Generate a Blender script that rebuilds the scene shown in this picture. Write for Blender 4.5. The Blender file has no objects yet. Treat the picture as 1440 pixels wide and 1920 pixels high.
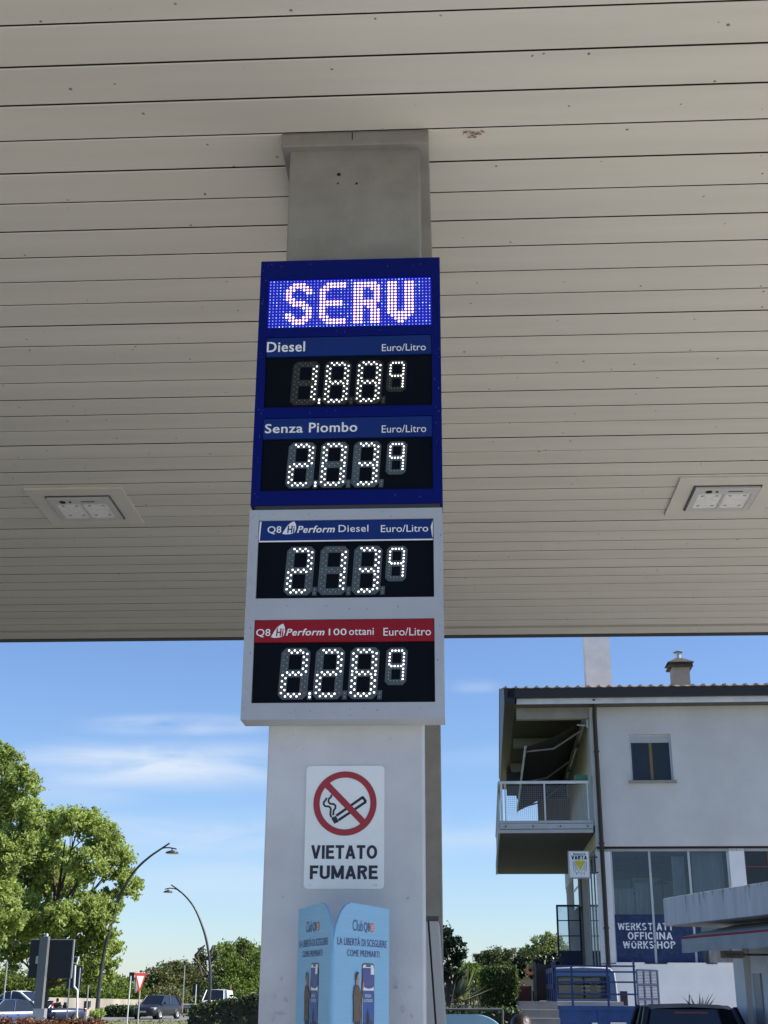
import bpy, math, random
import numpy as np
from mathutils import Vector, Matrix

random.seed(7)
rng = np.random.default_rng(11)
S = bpy.context.scene
COL = S.collection

# ------------------------------------------------------------------ camera
FPX = 2380.99
pit, rol, yaw = [math.radians(a) for a in (20.828, 0.2828, 3.1158)]
Fv = Vector((-math.sin(yaw) * math.cos(pit), math.cos(yaw) * math.cos(pit), math.sin(pit)))
R0 = Vector((math.cos(yaw), math.sin(yaw), 0)); U0 = R0.cross(Fv)
Rv = math.cos(rol) * R0 + math.sin(rol) * U0
Uv = math.cos(rol) * U0 - math.sin(rol) * R0
CAM = Vector((0, 0, 1.6))
cd = bpy.data.cameras.new('camera'); cam = bpy.data.objects.new('camera', cd); COL.objects.link(cam)
cd.sensor_fit = 'VERTICAL'; cd.sensor_height = 36.0; cd.lens = FPX / 1920 * 36
cd.clip_start = 0.05; cd.clip_end = 6000
cam.matrix_world = Matrix(((Rv.x, Uv.x, -Fv.x, CAM.x), (Rv.y, Uv.y, -Fv.y, CAM.y), (Rv.z, Uv.z, -Fv.z, CAM.z), (0, 0, 0, 1)))
S.camera = cam

# ------------------------------------------------------------------ light
SUN_EL, SUN_AZ = math.radians(40), math.radians(91)          # azimuth clockwise from +Y
sdir = Vector((math.sin(SUN_AZ) * math.cos(SUN_EL), math.cos(SUN_AZ) * math.cos(SUN_EL), math.sin(SUN_EL)))
ld = bpy.data.lights.new('sun', 'SUN'); ld.energy = 4.0; ld.angle = math.radians(0.5); ld.color = (1.0, 0.94, 0.85)
sun = bpy.data.objects.new('sun', ld); COL.objects.link(sun)
sun.rotation_euler = sdir.to_track_quat('Z', 'Y').to_euler(); sun.location = (20, 0, 30)
W = bpy.data.worlds.new('World'); S.world = W; W.use_nodes = True
nt = W.node_tree; nt.nodes.clear()
def N(t, **k):
    n = nt.nodes.new(t)
    for a, b in k.items(): setattr(n, a, b)
    return n
def LK(a, b): nt.links.new(a, b)
sky = N('ShaderNodeTexSky', sky_type='NISHITA', sun_disc=False, sun_elevation=SUN_EL, sun_rotation=SUN_AZ,
        altitude=0, air_density=1.0, dust_density=0.25, ozone_density=2.5)
bg = N('ShaderNodeBackground'); out = N('ShaderNodeOutputWorld')
tc = N('ShaderNodeTexCoord'); sep = N('ShaderNodeSeparateXYZ'); LK(tc.outputs['Generated'], sep.inputs[0])
def math_n(op, a, b=None, clamp=False):
    n = N('ShaderNodeMath', operation=op); n.use_clamp = clamp
    for i, q in enumerate((a, b)):
        if q is None: continue
        if isinstance(q, (int, float)): n.inputs[i].default_value = q
        else: LK(q, n.inputs[i])
    return n.outputs[0]
tintn = N('ShaderNodeMixRGB', blend_type='MULTIPLY'); tintn.inputs[0].default_value = 1.0; LK(sky.outputs[0], tintn.inputs[1]); tintn.inputs[2].default_value = (0.82, 0.93, 1.14, 1)
yc = math_n('MAXIMUM', math_n('ABSOLUTE', sep.outputs[1]), 0.05)
cx = math_n('DIVIDE', sep.outputs[0], yc); cz = math_n('DIVIDE', sep.outputs[2], yc)
comb = N('ShaderNodeCombineXYZ'); LK(cx, comb.inputs[0]); LK(cz, comb.inputs[1])
mp = N('ShaderNodeMapping'); mp.inputs['Scale'].default_value = (9, 42, 1); mp.inputs['Rotation'].default_value = (0, 0, 0.05); LK(comb.outputs[0], mp.inputs[0])
nz = N('ShaderNodeTexNoise'); nz.inputs['Scale'].default_value = 1.0; nz.inputs['Detail'].default_value = 6; nz.inputs['Roughness'].default_value = 0.52; nz.inputs['Distortion'].default_value = 0.4
LK(mp.outputs[0], nz.inputs['Vector'])
rp = N('ShaderNodeValToRGB'); rp.color_ramp.elements[0].position = 0.28; rp.color_ramp.elements[1].position = 0.58; LK(nz.outputs['Fac'], rp.inputs[0])
cover = None
for px, py, hx, hy, st in ((275, 1436, 270, 42, 1.0), (330, 1360, 150, 19, .75), (890, 1285, 45, 14, .35), (520, 1565, 600, 42, .5), (350, 1650, 420, 40, .4), (120, 1490, 150, 30, .3), (1000, 1420, 200, 25, .15)):
    d0 = Fv + Rv * ((px - 720) / FPX) + Uv * ((960 - py) / FPX); x0, z0 = d0.x / d0.y, d0.z / d0.y
    ax = math_n('POWER', math_n('DIVIDE', math_n('ABSOLUTE', math_n('SUBTRACT', cx, x0)), hx / 2450), 3.0); az_ = math_n('POWER', math_n('DIVIDE', math_n('ABSOLUTE', math_n('SUBTRACT', cz, z0)), hy / 2650), 2.6)
    g = math_n('MULTIPLY', math_n('EXPONENT', math_n('MULTIPLY', math_n('ADD', ax, az_), -1.0)), st)
    cover = g if cover is None else math_n('MAXIMUM', cover, g)
fac = math_n('MULTIPLY', math_n('MULTIPLY', rp.outputs[0], cover), 0.95)
mixc = N('ShaderNodeMixRGB'); LK(fac, mixc.inputs[0]); LK(tintn.outputs[0], mixc.inputs[1]); mixc.inputs[2].default_value = (5.0, 5.7, 6.7, 1)
LK(mixc.outputs[0], bg.inputs[0]); bg.inputs[1].default_value = 0.068
LK(bg.outputs[0], out.inputs[0])
S.view_settings.view_transform = 'Standard'; S.view_settings.look = 'None'; S.view_settings.gamma = 1.0
S.view_settings.exposure = 1.1
S.render.engine = 'CYCLES'
S.cycles.use_denoising = True
S.cycles.max_bounces = 8; S.cycles.diffuse_bounces = 5; S.cycles.transparent_max_bounces = 12
S.cycles.caustics_reflective = False; S.cycles.caustics_refractive = False

# ------------------------------------------------------------------ helpers
def ray(px, py): return Fv + Rv * ((px - 720) / FPX) + Uv * ((960 - py) / FPX)
def at(px, py, Y): d = ray(px, py); return CAM + d * (Y / d.y)                 # point on the vertical plane at distance Y
def atz(px, py, z): d = ray(px, py); return CAM + d * ((z - CAM.z) / d.z)
ROOT = {}
def tag(o, label=None, cat=None, group=None, kind=None):
    if label: o['label'] = label
    if cat: o['category'] = cat
    if group: o['group'] = group
    if kind: o['kind'] = kind
    return o
def thing(name, label, cat, loc=(0, 0, 0), rz=0.0, group=None):
    o = bpy.data.objects.new(name, None); COL.objects.link(o)
    o.location = loc; o.rotation_euler = (0, 0, rz); o.empty_display_size = 0.2
    ROOT[o.name] = Matrix.Translation(Vector(loc)) @ Matrix.Rotation(rz, 4, 'Z')
    return tag(o, label, cat, group)
def top(o):
    while o.parent: o = o.parent
    return o
def copy_tree(o, parent=None, loc=None, rz=None, label=None):
    c = o.copy(); COL.objects.link(c)
    if parent: c.parent = parent
    if loc is not None: c.location = loc
    if rz is not None: c.rotation_euler = (0, 0, rz)
    if label: c['label'] = label
    for ch in list(o.children): copy_tree(ch, c)
    return c

class MB:
    def __init__(s): s.v = []; s.f = []; s.m = []; s.s = []
    def add(s, vs, fs, mi=0, smooth=False):
        b = len(s.v); s.v += [tuple(p) for p in vs]
        for f in fs: s.f.append(tuple(b + i for i in f)); s.m.append(mi); s.s.append(smooth)
        return s
    def box(s, x0, x1, y0, y1, z0, z1, mi=0):
        vs = [(x, y, z) for z in (z0, z1) for y in (y0, y1) for x in (x0, x1)]
        return s.add(vs, [(0, 2, 3, 1), (4, 5, 7, 6), (0, 1, 5, 4), (2, 6, 7, 3), (0, 4, 6, 2), (1, 3, 7, 5)], mi)
    def prism(s, poly, vec, mi=0):
        n = len(poly); vec = Vector(vec); a = [Vector(p) for p in poly]; b = [p + vec for p in a]
        fs = [tuple(range(n))[::-1], tuple(range(n, 2 * n))] + [(i, (i + 1) % n, n + (i + 1) % n, n + i) for i in range(n)]
        return s.add(a + b, fs, mi)
    def poly(s, pts, mi=0): return s.add(pts, [tuple(range(len(pts)))], mi)
    def tube(s, pts, rad, n=8, mi=0, caps=True, smooth=True):
        pts = [Vector(p) for p in pts]
        if not hasattr(rad, '__len__'): rad = [rad] * len(pts)
        vs = []; up = None
        for i, p in enumerate(pts):
            d = (pts[min(i + 1, len(pts) - 1)] - pts[max(i - 1, 0)]).normalized()
            if up is None: up = Vector((0, 0, 1)) if abs(d.z) < 0.9 else Vector((1, 0, 0))
            a = d.cross(up).normalized(); b = a.cross(d).normalized(); up = b
            for k in range(n):
                t = 2 * math.pi * k / n; vs.append(p + (a * math.cos(t) + b * math.sin(t)) * rad[i])
        fs = [(i * n + k, i * n + (k + 1) % n, (i + 1) * n + (k + 1) % n, (i + 1) * n + k) for i in range(len(pts) - 1) for k in range(n)]
        s.add(vs, fs, mi, smooth)
        if caps:
            m = len(pts) - 1
            s.add(vs[:n], [tuple(range(n))], mi); s.add(vs[m * n:], [tuple(range(n))[::-1]], mi)
        return s
    def lathe(s, prof, c, n=16, mi=0, axis='z'):
        vs = []
        for r, h in prof:
            for k in range(n):
                t = 2 * math.pi * k / n
                if axis == 'z': vs.append((c[0] + r * math.cos(t), c[1] + r * math.sin(t), c[2] + h))
                elif axis == 'x': vs.append((c[0] + h, c[1] + r * math.cos(t), c[2] + r * math.sin(t)))
                else: vs.append((c[0] + r * math.cos(t), c[1] + h, c[2] + r * math.sin(t)))
        fs = [(i * n + k, i * n + (k + 1) % n, (i + 1) * n + (k + 1) % n, (i + 1) * n + k) for i in range(len(prof) - 1) for k in range(n)]
        return s.add(vs, fs, mi, True)
    def strip(s, pts, w, O, u, v, n, lift, mi=0):
        """flat ribbon of width w along a 2D polyline in the plane (O,u,v), raised by lift"""
        P = [Vector(p) for p in pts]; L = []
        for i, p in enumerate(P):
            d = (P[min(i + 1, len(P) - 1)] - P[max(i - 1, 0)]).normalized(); nn = Vector((-d.y, d.x)) * w / 2
            L.append((p + nn, p - nn))
        vs = [O + u * q.x + v * q.y + n * lift for pr in L for q in pr]
        return s.add(vs, [(2 * i, 2 * i + 1, 2 * i + 3, 2 * i + 2) for i in range(len(P) - 1)], mi)
    def build(s, name, mats, parent=None, local=False, bevel=0, shade=False, sub=0):
        me = bpy.data.meshes.new(name)
        vs = s.v
        if parent is not None and not local:
            inv = ROOT[top(parent).name].inverted(); vs = [tuple(inv @ Vector(p)) for p in vs]
        me.from_pydata(vs, [], s.f)
        mats = mats if isinstance(mats, (list, tuple)) else [mats]
        for m in mats: me.materials.append(m)
        me.polygons.foreach_set('material_index', s.m); me.polygons.foreach_set('use_smooth', s.s)
        me.update(); o = bpy.data.objects.new(name, me); COL.objects.link(o)
        if parent is not None: o.parent = parent
        if bevel:
            b = o.modifiers.new('bevel', 'BEVEL'); b.width = bevel; b.segments = 2; b.limit_method = 'ANGLE'
        if sub:
            b = o.modifiers.new('sub', 'SUBSURF'); b.levels = sub; b.render_levels = sub
        return o

# ------------------------------------------------------------------ materials
def mat(name, col, rough=0.6, metal=0.0, var=0.12, vs=3.0, bump=0.0, bs=60.0, spots=None, stretch=None, spec=0.5, spot_scale=9.0, spot_th=0.1, emit=None, tint=None):
    m = bpy.data.materials.new(name); m.use_nodes = True; t = m.node_tree; b = t.nodes['Principled BSDF']
    b.inputs['Roughness'].default_value = rough; b.inputs['Metallic'].default_value = metal
    b.inputs['Specular IOR Level'].default_value = spec
    c = t.nodes.new('ShaderNodeTexCoord'); vec = c.outputs['Object']
    if stretch:
        mpn = t.nodes.new('ShaderNodeMapping'); mpn.inputs['Scale'].default_value = stretch; t.links.new(vec, mpn.inputs[0]); vec = mpn.outputs[0]
    n = t.nodes.new('ShaderNodeTexNoise'); n.inputs['Scale'].default_value = vs; n.inputs['Detail'].default_value = 6; n.inputs['Roughness'].default_value = 0.6
    t.links.new(vec, n.inputs['Vector'])
    r = t.nodes.new('ShaderNodeValToRGB'); e = r.color_ramp.elements; e[0].position = 0.3; e[1].position = 0.7
    lo = tint or [x * (1 - var) for x in col]; hi = [min(1, x * (1 + var)) for x in col]
    e[0].color = (*lo, 1); e[1].color = (*hi, 1); t.links.new(n.outputs['Fac'], r.inputs[0]); src = r.outputs[0]
    if spots:
        v = t.nodes.new('ShaderNodeTexVoronoi'); v.inputs['Scale'].default_value = spot_scale; v.inputs['Randomness'].default_value = 1
        t.links.new(c.outputs['Object'], v.inputs['Vector'])
        n2 = t.nodes.new('ShaderNodeTexNoise'); n2.inputs['Scale'].default_value = spot_scale * 5; t.links.new(c.outputs['Object'], n2.inputs['Vector'])
        ad = t.nodes.new('ShaderNodeMath'); ad.operation = 'MULTIPLY_ADD'; t.links.new(n2.outputs['Fac'], ad.inputs[0]); ad.inputs[1].default_value = 0.14; t.links.new(v.outputs['Distance'], ad.inputs[2])
        r2 = t.nodes.new('ShaderNodeValToRGB'); r2.color_ramp.elements[0].position = spot_th; r2.color_ramp.elements[0].color = (1, 1, 1, 1)
        r2.color_ramp.elements[1].position = spot_th + 0.03; r2.color_ramp.elements[1].color = (0, 0, 0, 1); t.links.new(ad.outputs[0], r2.inputs[0])
        mx = t.nodes.new('ShaderNodeMixRGB'); t.links.new(r2.outputs[0], mx.inputs[0]); t.links.new(src, mx.inputs[1]); mx.inputs[2].default_value = (*spots, 1); src = mx.outputs[0]
    t.links.new(src, b.inputs['Base Color'])
    if bump:
        n3 = t.nodes.new('ShaderNodeTexNoise'); n3.inputs['Scale'].default_value = bs; n3.inputs['Detail'].default_value = 5; t.links.new(vec, n3.inputs['Vector'])
        bp = t.nodes.new('ShaderNodeBump'); bp.inputs['Strength'].default_value = bump; bp.inputs['Distance'].default_value = 0.02
        t.links.new(n3.outputs['Fac'], bp.inputs['Height']); t.links.new(bp.outputs[0], b.inputs['Normal'])
    if emit:
        b.inputs['Emission Color'].default_value = (*emit[:3], 1); b.inputs['Emission Strength'].default_value = emit[3]
    return m
def leaf(name, a, b, trans=0.35, rough=0.5, ns=0.35):
    m = bpy.data.materials.new(name); m.use_nodes = True; t = m.node_tree; p = t.nodes['Principled BSDF']; o = t.nodes['Material Output']
    g = t.nodes.new('ShaderNodeNewGeometry'); c = t.nodes.new('ShaderNodeTexCoord')
    n = t.nodes.new('ShaderNodeTexNoise'); n.inputs['Scale'].default_value = ns; n.inputs['Detail'].default_value = 3; t.links.new(c.outputs['Object'], n.inputs['Vector'])
    md = t.nodes.new('ShaderNodeMath'); md.operation = 'MULTIPLY_ADD'; t.links.new(g.outputs['Random Per Island'], md.inputs[0]); md.inputs[1].default_value = 0.6
    sb = t.nodes.new('ShaderNodeMath'); sb.operation = 'SUBTRACT'; t.links.new(n.outputs['Fac'], sb.inputs[0]); sb.inputs[1].default_value = 0.25; t.links.new(sb.outputs[0], md.inputs[2])
    r = t.nodes.new('ShaderNodeValToRGB'); r.color_ramp.elements[0].position = 0.1; r.color_ramp.elements[1].position = 0.85
    r.color_ramp.elements[0].color = (*a, 1); r.color_ramp.elements[1].color = (*b, 1); t.links.new(md.outputs[0], r.inputs[0])
    p.inputs['Roughness'].default_value = rough; t.links.new(r.outputs[0], p.inputs['Base Color'])
    tr = t.nodes.new('ShaderNodeBsdfTranslucent'); t.links.new(r.outputs[0], tr.inputs[0])
    ms = t.nodes.new('ShaderNodeMixShader'); ms.inputs[0].default_value = trans
    t.links.new(p.outputs[0], ms.inputs[1]); t.links.new(tr.outputs[0], ms.inputs[2]); t.links.new(ms.outputs[0], o.inputs['Surface'])
    return m
def glass(name, tint=(0.75, 0.8, 0.85), rough=0.02, ior=1.5):
    m = bpy.data.materials.new(name); m.use_nodes = True; t = m.node_tree; t.nodes.remove(t.nodes['Principled BSDF']); o = t.nodes['Material Output']
    fr = t.nodes.new('ShaderNodeFresnel'); fr.inputs[0].default_value = ior
    tr = t.nodes.new('ShaderNodeBsdfTransparent'); tr.inputs[0].default_value = (*tint, 1)
    gl = t.nodes.new('ShaderNodeBsdfGlossy'); gl.inputs['Roughness'].default_value = rough; gl.inputs['Color'].default_value = (0.95, 0.97, 1, 1)
    ms = t.nodes.new('ShaderNodeMixShader'); t.links.new(fr.outputs[0], ms.inputs[0]); t.links.new(tr.outputs[0], ms.inputs[1]); t.links.new(gl.outputs[0], ms.inputs[2])
    t.links.new(ms.outputs[0], o.inputs['Surface']); return m
def lamp_mat(name, col, st):
    m = bpy.data.materials.new(name); m.use_nodes = True; t = m.node_tree; b = t.nodes['Principled BSDF']
    b.inputs['Base Color'].default_value = (*[c * 0.5 for c in col], 1); b.inputs['Roughness'].default_value = 0.4
    b.inputs['Emission Color'].default_value = (*col, 1); b.inputs['Emission Strength'].default_value = st
    return m

M = {}
M['ceil'] = mat('painted_ceiling_metal', (0.585, 0.565, 0.51), 0.42, 0, 0.075, 1.0, 0.05, 25, spots=(0.13, 0.11, 0.09), spot_scale=9.5, spot_th=0.106, stretch=(.35, 4.9, 1))
M['gap'] = mat('dark_gap', (0.02, 0.018, 0.017), 0.9)
M['edge'] = mat('dark_edge_rail', (0.035, 0.035, 0.04), 0.6)
M['colm'] = mat('grey_column_paint', (0.245, 0.237, 0.222), 0.7, 0, 0.14, 6.0, 0.25, 120, spots=(0.16, 0.155, 0.15), spot_scale=7.0, spot_th=0.078)
M['colm_low'] = mat('pale_column_finish', (0.51, 0.525, 0.545), 0.5, 0, 0.12, 3.5, 0.10, 70, spots=(0.25, 0.25, 0.27), spot_scale=7.0, spot_th=0.07)
M['scuff'] = mat('grey_scuff', (0.43, 0.455, 0.50), 0.7, 0, 0.25, 40)
M['hole'] = mat('black_hole', (0.01, 0.01, 0.01), 0.9)
M['blue'] = mat('blue_casing_paint', (0.001, 0.006, 0.12), 0.45, 0, 0.10, 4, 0.03, 60, spots=(0.06, 0.07, 0.15), spot_scale=9, spot_th=0.066, spec=0.12)
M['blue2'] = mat('blue_label_film', (0.003, 0.022, 0.15), 0.45, 0, 0.08, 6, spec=0.25)
M['white'] = mat('off_white_casing_paint', (0.37, 0.395, 0.435), 0.4, 0, 0.06, 5, 0.03, 80, spots=(0.2, 0.2, 0.2), spot_scale=9, spot_th=0.06)
M['red'] = mat('red_label_film', (0.26, 0.005, 0.014), 0.45, 0, 0.08, 6, spec=0.25)
M['ltext'] = mat('white_lettering', (0.75, 0.76, 0.78), 0.5, 0, 0.04)
M['blk'] = mat('black_display_glass', (0.003, 0.004, 0.007), 0.35, 0, 0.2, 5, spec=0.08)
M['seg'] = mat('grey_segment_plate', (0.055, 0.075, 0.09), 0.6, 0, 0.15, 20)
M['segd'] = mat('dark_segment_plate', (0.012, 0.013, 0.012), 0.6, 0, 0.15, 20)
M['dotoff'] = mat('unlit_diode', (0.30, 0.38, 0.38), 0.4, 0, 0.1)
M['dotoff2'] = mat('unlit_yellow_diode', (0.22, 0.22, 0.13), 0.4, 0, 0.1)
M['dot'] = lamp_mat('lit_white_diode', (1.0, 0.97, 0.95), 1.6)
M['dotw'] = lamp_mat('lit_pinkish_diode', (1.0, 0.62, 0.52), 1.0)
M['dotw2'] = lamp_mat('lit_warm_diode', (1.0, 0.74, 0.62), 1.1)
M['dotb'] = lamp_mat('lit_blue_diode', (0.20, 0.30, 1.0), 0.8)
M['dotc'] = lamp_mat('lit_pale_blue_diode', (0.35, 0.66, 1.0), 1.0)
M['ledbg'] = lamp_mat('lit_blue_screen', (0.008, 0.008, 0.40), 0.33)
M['signw'] = mat('white_enamel', (0.72, 0.755, 0.755), 0.35, 0, 0.05, 5)
M['signr'] = mat('dark_red_enamel', (0.30, 0.018, 0.028), 0.4, 0, 0.05)
M['ink'] = mat('navy_ink', (0.012, 0.012, 0.03), 0.5, 0, 0.05)
M['steel'] = mat('galvanised_steel', (0.42, 0.43, 0.44), 0.45, 0.6, 0.12, 4)
M['lampw'] = mat('pale_lamp_housing', (0.52, 0.52, 0.53), 0.4, 0, 0.06)
M['lens'] = mat('ribbed_lamp_lens', (0.80, 0.80, 0.79), 0.3, 0, 0.15, 60)
M['lgrey'] = mat('light_grey_enamel', (0.33, 0.345, 0.37), 0.35, 0, 0.05, 3)
M['dgrey'] = mat('dark_grey_plastic', (0.045, 0.048, 0.052), 0.5)

# ------------------------------------------------------------------ lettering
_tc = {}
def text2d(s, bold=0.0, shear=0.0):
    k = (s, shear)
    if k not in _tc:
        cu = bpy.data.curves.new('lettering', 'FONT'); cu.body = s; cu.shear = shear; cu.resolution_u = 3; cu.align_x = 'LEFT'
        cu.space_character = 1.0 + bold * 3
        ob = bpy.data.objects.new('lettering', cu); COL.objects.link(ob); bpy.context.view_layer.update()
        me = bpy.data.meshes.new_from_object(ob.evaluated_get(bpy.context.evaluated_depsgraph_get()))
        v = np.array([q.co[:2] for q in me.vertices]); f = [tuple(p.vertices) for p in me.polygons]
        lo = v.min(0); hi = v.max(0); _tc[k] = ((v - lo) / (hi - lo), f)
        bpy.data.objects.remove(ob); bpy.data.curves.remove(cu); bpy.data.meshes.remove(me)
    return _tc[k]
def put_text(mb, s, O, u, v, n, x0, x1, z0, z1, lift, bold=0.0, shear=0.0, mi=0):
    t, f = text2d(s, bold, shear); d = bold * (z1 - z0)
    O = Vector(O); u = Vector(u); v = Vector(v); n = Vector(n); i = 0
    for dx, dz in (((0, 0),) if not bold else ((-1, -.6), (1, -.6), (-1, .6), (1, .6), (0, 0))):
        mb.add([O + u * (x0 + d + a * (x1 - x0 - 2 * d) + dx * d) + v * (z0 + d * .6 + b * (z1 - z0 - 1.2 * d) + dz * d) + n * (lift + i * 2e-5) for a, b in t], f, mi); i += 1
    return mb
def _arc(cx, cy, rx, ry, a0, a1, k=12): return [(cx + rx * math.cos(math.radians(a0 + (a1 - a0) * i / k)), cy + ry * math.sin(math.radians(a0 + (a1 - a0) * i / k))) for i in range(k + 1)]
def glyph(c, t):
    """capital letter as strokes of width t in a box of height 1: (width, [polylines])"""
    h = t / 2; T, Bm = 1 - h, h
    G = {'I': (t, [[(h, 0), (h, 1)]]), 'L': (.52, [[(h, 0), (h, 1)], [(t, h), (.52, h)]]), 'E': (.58, [[(h, 0), (h, 1)], [(t, T), (.57, T)], [(t, .52), (.53, .52)], [(t, Bm), (.58, Bm)]]),
         'F': (.55, [[(h, 0), (h, 1)], [(t, T), (.55, T)], [(t, .5), (.49, .5)]]), 'T': (.60, [[(0, T), (.60, T)], [(.30, 0), (.30, 1 - t)]]),
         'V': (.66, [[(h * .9, 1), (.33, 0 + h * .2)], [(.66 - h * .9, 1), (.33, h * .2)]]), 'A': (.70, [[(h * .9, 0), (.35, 1 - h * .3)], [(.70 - h * .9, 0), (.35, 1 - h * .3)], [(.18, .29), (.52, .29)]]),
         'O': (.74, [_arc(.37, .5, .37 - h, .5 - h, 90, 450, 32)]), 'C': (.68, [_arc(.37, .5, .37 - h, .5 - h, 42, 318, 26)]), 'U': (.66, [[(h, 1)] + _arc(.33, .33, .33 - h, .33 - h, 180, 360, 14) + [(.66 - h, 1)]]),
         'M': (.82, [[(h, 0), (h, 1)], [(.82 - h, 0), (.82 - h, 1)], [(h, .97), (.41, .12)], [(.82 - h, .97), (.41, .12)]]), 'N': (.68, [[(h, 0), (h, 1)], [(.68 - h, 0), (.68 - h, 1)], [(h, .94), (.68 - h, .06)]]),
         'R': (.64, [[(h, 0), (h, 1)], [(t, T), (.36, T)] + _arc(.36, .74, .27 - h, .26 - h, 80, -80, 10) + [(t, .48 + h * .1)], [(.36, .47), (.64 - h, 0)]]), 'P': (.60, [[(h, 0), (h, 1)], [(t, T), (.34, T)] + _arc(.34, .73, .26 - h, .27 - h, 80, -80, 10) + [(t, .46 + h * .1)]]),
         'W': (.98, [[(h, 1), (.26, .06)], [(.26, .06), (.49, .94)], [(.49, .94), (.72, .06)], [(.72, .06), (.98 - h, 1)]]), 'K': (.66, [[(h, 0), (h, 1)], [(.60, 1), (t * .9, .40)], [(.24, .56), (.64 - h * .4, 0)]]),
         'S': (.60, [_arc(.30, .73, .30 - h, .27 - h, 30, 250, 14) + _arc(.30, .27, .30 - h, .27 - h, 75, -150, 14)]), 'H': (.68, [[(h, 0), (h, 1)], [(.68 - h, 0), (.68 - h, 1)], [(t, .52), (.68 - t, .52)]]), ' ': (.3, [])}
    return G[c]
def block_text(mb, s, O, u, v, n, x0, x1, z0, z1, lift, t=.20, gap=.09, mi=0):
    O, u, v, n = Vector(O), Vector(u), Vector(v), Vector(n)
    tot = sum(glyph(c, t)[0] for c in s) + gap * (len(s) - 1); sx = (x1 - x0) / tot; sz = z1 - z0; x = 0; k = 0
    for c in s:
        w, pls = glyph(c, t)
        for pl in pls:
            P = [Vector(p) for p in pl]; L = []; closed = (P[0] - P[-1]).length < 1e-6
            for i, p in enumerate(P):
                q0, q1 = P[max(i - 1, 0)], P[min(i + 1, len(P) - 1)]
                if closed and i in (0, len(P) - 1): q0, q1 = P[-2], P[1]
                d = (q1 - q0).normalized(); nn = Vector((-d.y, d.x)) * t / 2; L += [p + nn, p - nn]
            mb.add([O + u * (x0 + (x + q.x) * sx) + v * (z0 + q.y * sz) + n * (lift + k * 2e-5) for q in L], [(2 * i, 2 * i + 1, 2 * i + 3, 2 * i + 2) for i in range(len(P) - 1)], mi); k += 1
        x += w + gap
    return mb
X, Yv, Zv = Vector((1, 0, 0)), Vector((0, 1, 0)), Vector((0, 0, 1))
NY = Vector((0, -1, 0))
def disc(mb, O, u, v, n, x, z, r, lift, k=8, mi=0, rz=None):
    rz = rz or r
    mb.poly([O + u * (x + r * math.cos(2 * math.pi * i / k)) + v * (z + rz * math.sin(2 * math.pi * i / k)) + n * lift for i in range(k)], mi)
# ------------------------------------------------------------------ ground, roads
def sheet(name, x0, x1, y0, y1, z, m):
    o = MB().add([(x0, y0, z), (x1, y0, z), (x1, y1, z), (x0, y1, z)], [(0, 1, 2, 3)]).build(name, m); return tag(o, kind='structure')
M['grass'] = mat('dry_mown_grass', (0.16, 0.17, 0.055), 0.9, 0, 0.35, 0.9, 0.5, 8)
M['asph'] = mat('worn_asphalt', (0.17, 0.168, 0.165), 0.85, 0, 0.15, 1.2, 0.25, 40)
M['asph2'] = mat('unseen_dark_asphalt', (0.075, 0.075, 0.077), 0.85, 0, 0.2, 1.2, 0.25, 40)
M['conc'] = mat('unseen_pale_paving', (0.45, 0.435, 0.395), 0.8, 0, 0.12, 0.8, 0.2, 30)
M['kerb'] = mat('kerb_stone', (0.35, 0.34, 0.32), 0.8)
sheet('ground', -3000, 3000, -3000, 3000, -0.12, M['grass'])
fc = MB().box(-12, 20, -25, 5, -0.3, 0.0); fc.box(1.2, 20, 5, 12.5, -.3, 0); fc.box(20, 40, -25, 26.5, -.3, 0); tag(fc.build('forecourt', M['conc']), kind='structure')  # unseen paving, laid pale in this outline to bounce light onto the ceiling
ap = MB().box(-30, -12, -25, 26.5, -0.3, -0.004); ap.box(-12, 20, 12.5, 26.5, -.3, -.004); ap.box(-12, 1.2, 5, 12.5, -.3, -.004); tag(ap.build('unseen_dark_ground', M['asph2']), kind='structure')  # unseen dark ground, shaped to hold bounce off the far and left ceiling
sheet('road', -120, 6, 90, 113, -0.114, M['asph'])
sheet('access_road', -75, -12.5, 50, 76, -0.110, M['asph'])
sheet('yard', 0.4, 60, 26.5, 60, -0.106, M['conc'])
mk = MB()
for i in range(14): mk.add([(-75 + i * 6, 101.0, -0.109), (-72 + i * 6, 101.0, -0.109), (-72 + i * 6, 101.15, -0.109), (-75 + i * 6, 101.15, -0.109)], [(0, 1, 2, 3)])
tag(mk.build('road_marking', M['ltext']), kind='structure')

# ------------------------------------------------------------------ canopy
CZ = 4.592
CX0, CX1, CY0 = -15.0, 3.7, 2.4
can = thing('station_canopy', 'flat station canopy with a beige ceiling of long narrow planks over the forecourt', 'canopy', (0, 4, CZ))
pl = MB(); y = 3.2868 - 0.2 * 30
for k in range(-30, 38):
    hg = 0.0047 + 0.0030 * max(0, min(1, (k - 6) / 24)); a, b = 3.28675 + 0.2 * (k - 1) + hg, 3.28675 + 0.2 * k - hg
    if a < CY0: continue
    if k == 37: b -= 0.012
    dz = random.uniform(-0.0012, 0.0012)
    vs = []
    for x in (CX0, CX1):
        for (yy, zz) in ((a, .055), (a, .003), (a + .003, 0), (b - .003, 0), (b, .003), (b, .055)): vs.append((x, yy, CZ + dz + zz))
    for i in range(5): pl.add([vs[i], vs[i + 1], vs[i + 7], vs[i + 6]], [(0, 1, 2, 3)], 1 if i in (0, 4) else 0)
pl.box(CX0, CX1, 10.735, 10.94, CZ - 0.002, CZ + 0.02)
pl.build('ceiling_planks', [M['ceil'], M['gap']], can)
MB().box(CX0, CX1, CY0, 10.94, CZ + 0.056, CZ + 0.08).build('ceiling_backing', M['gap'], can)
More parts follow.
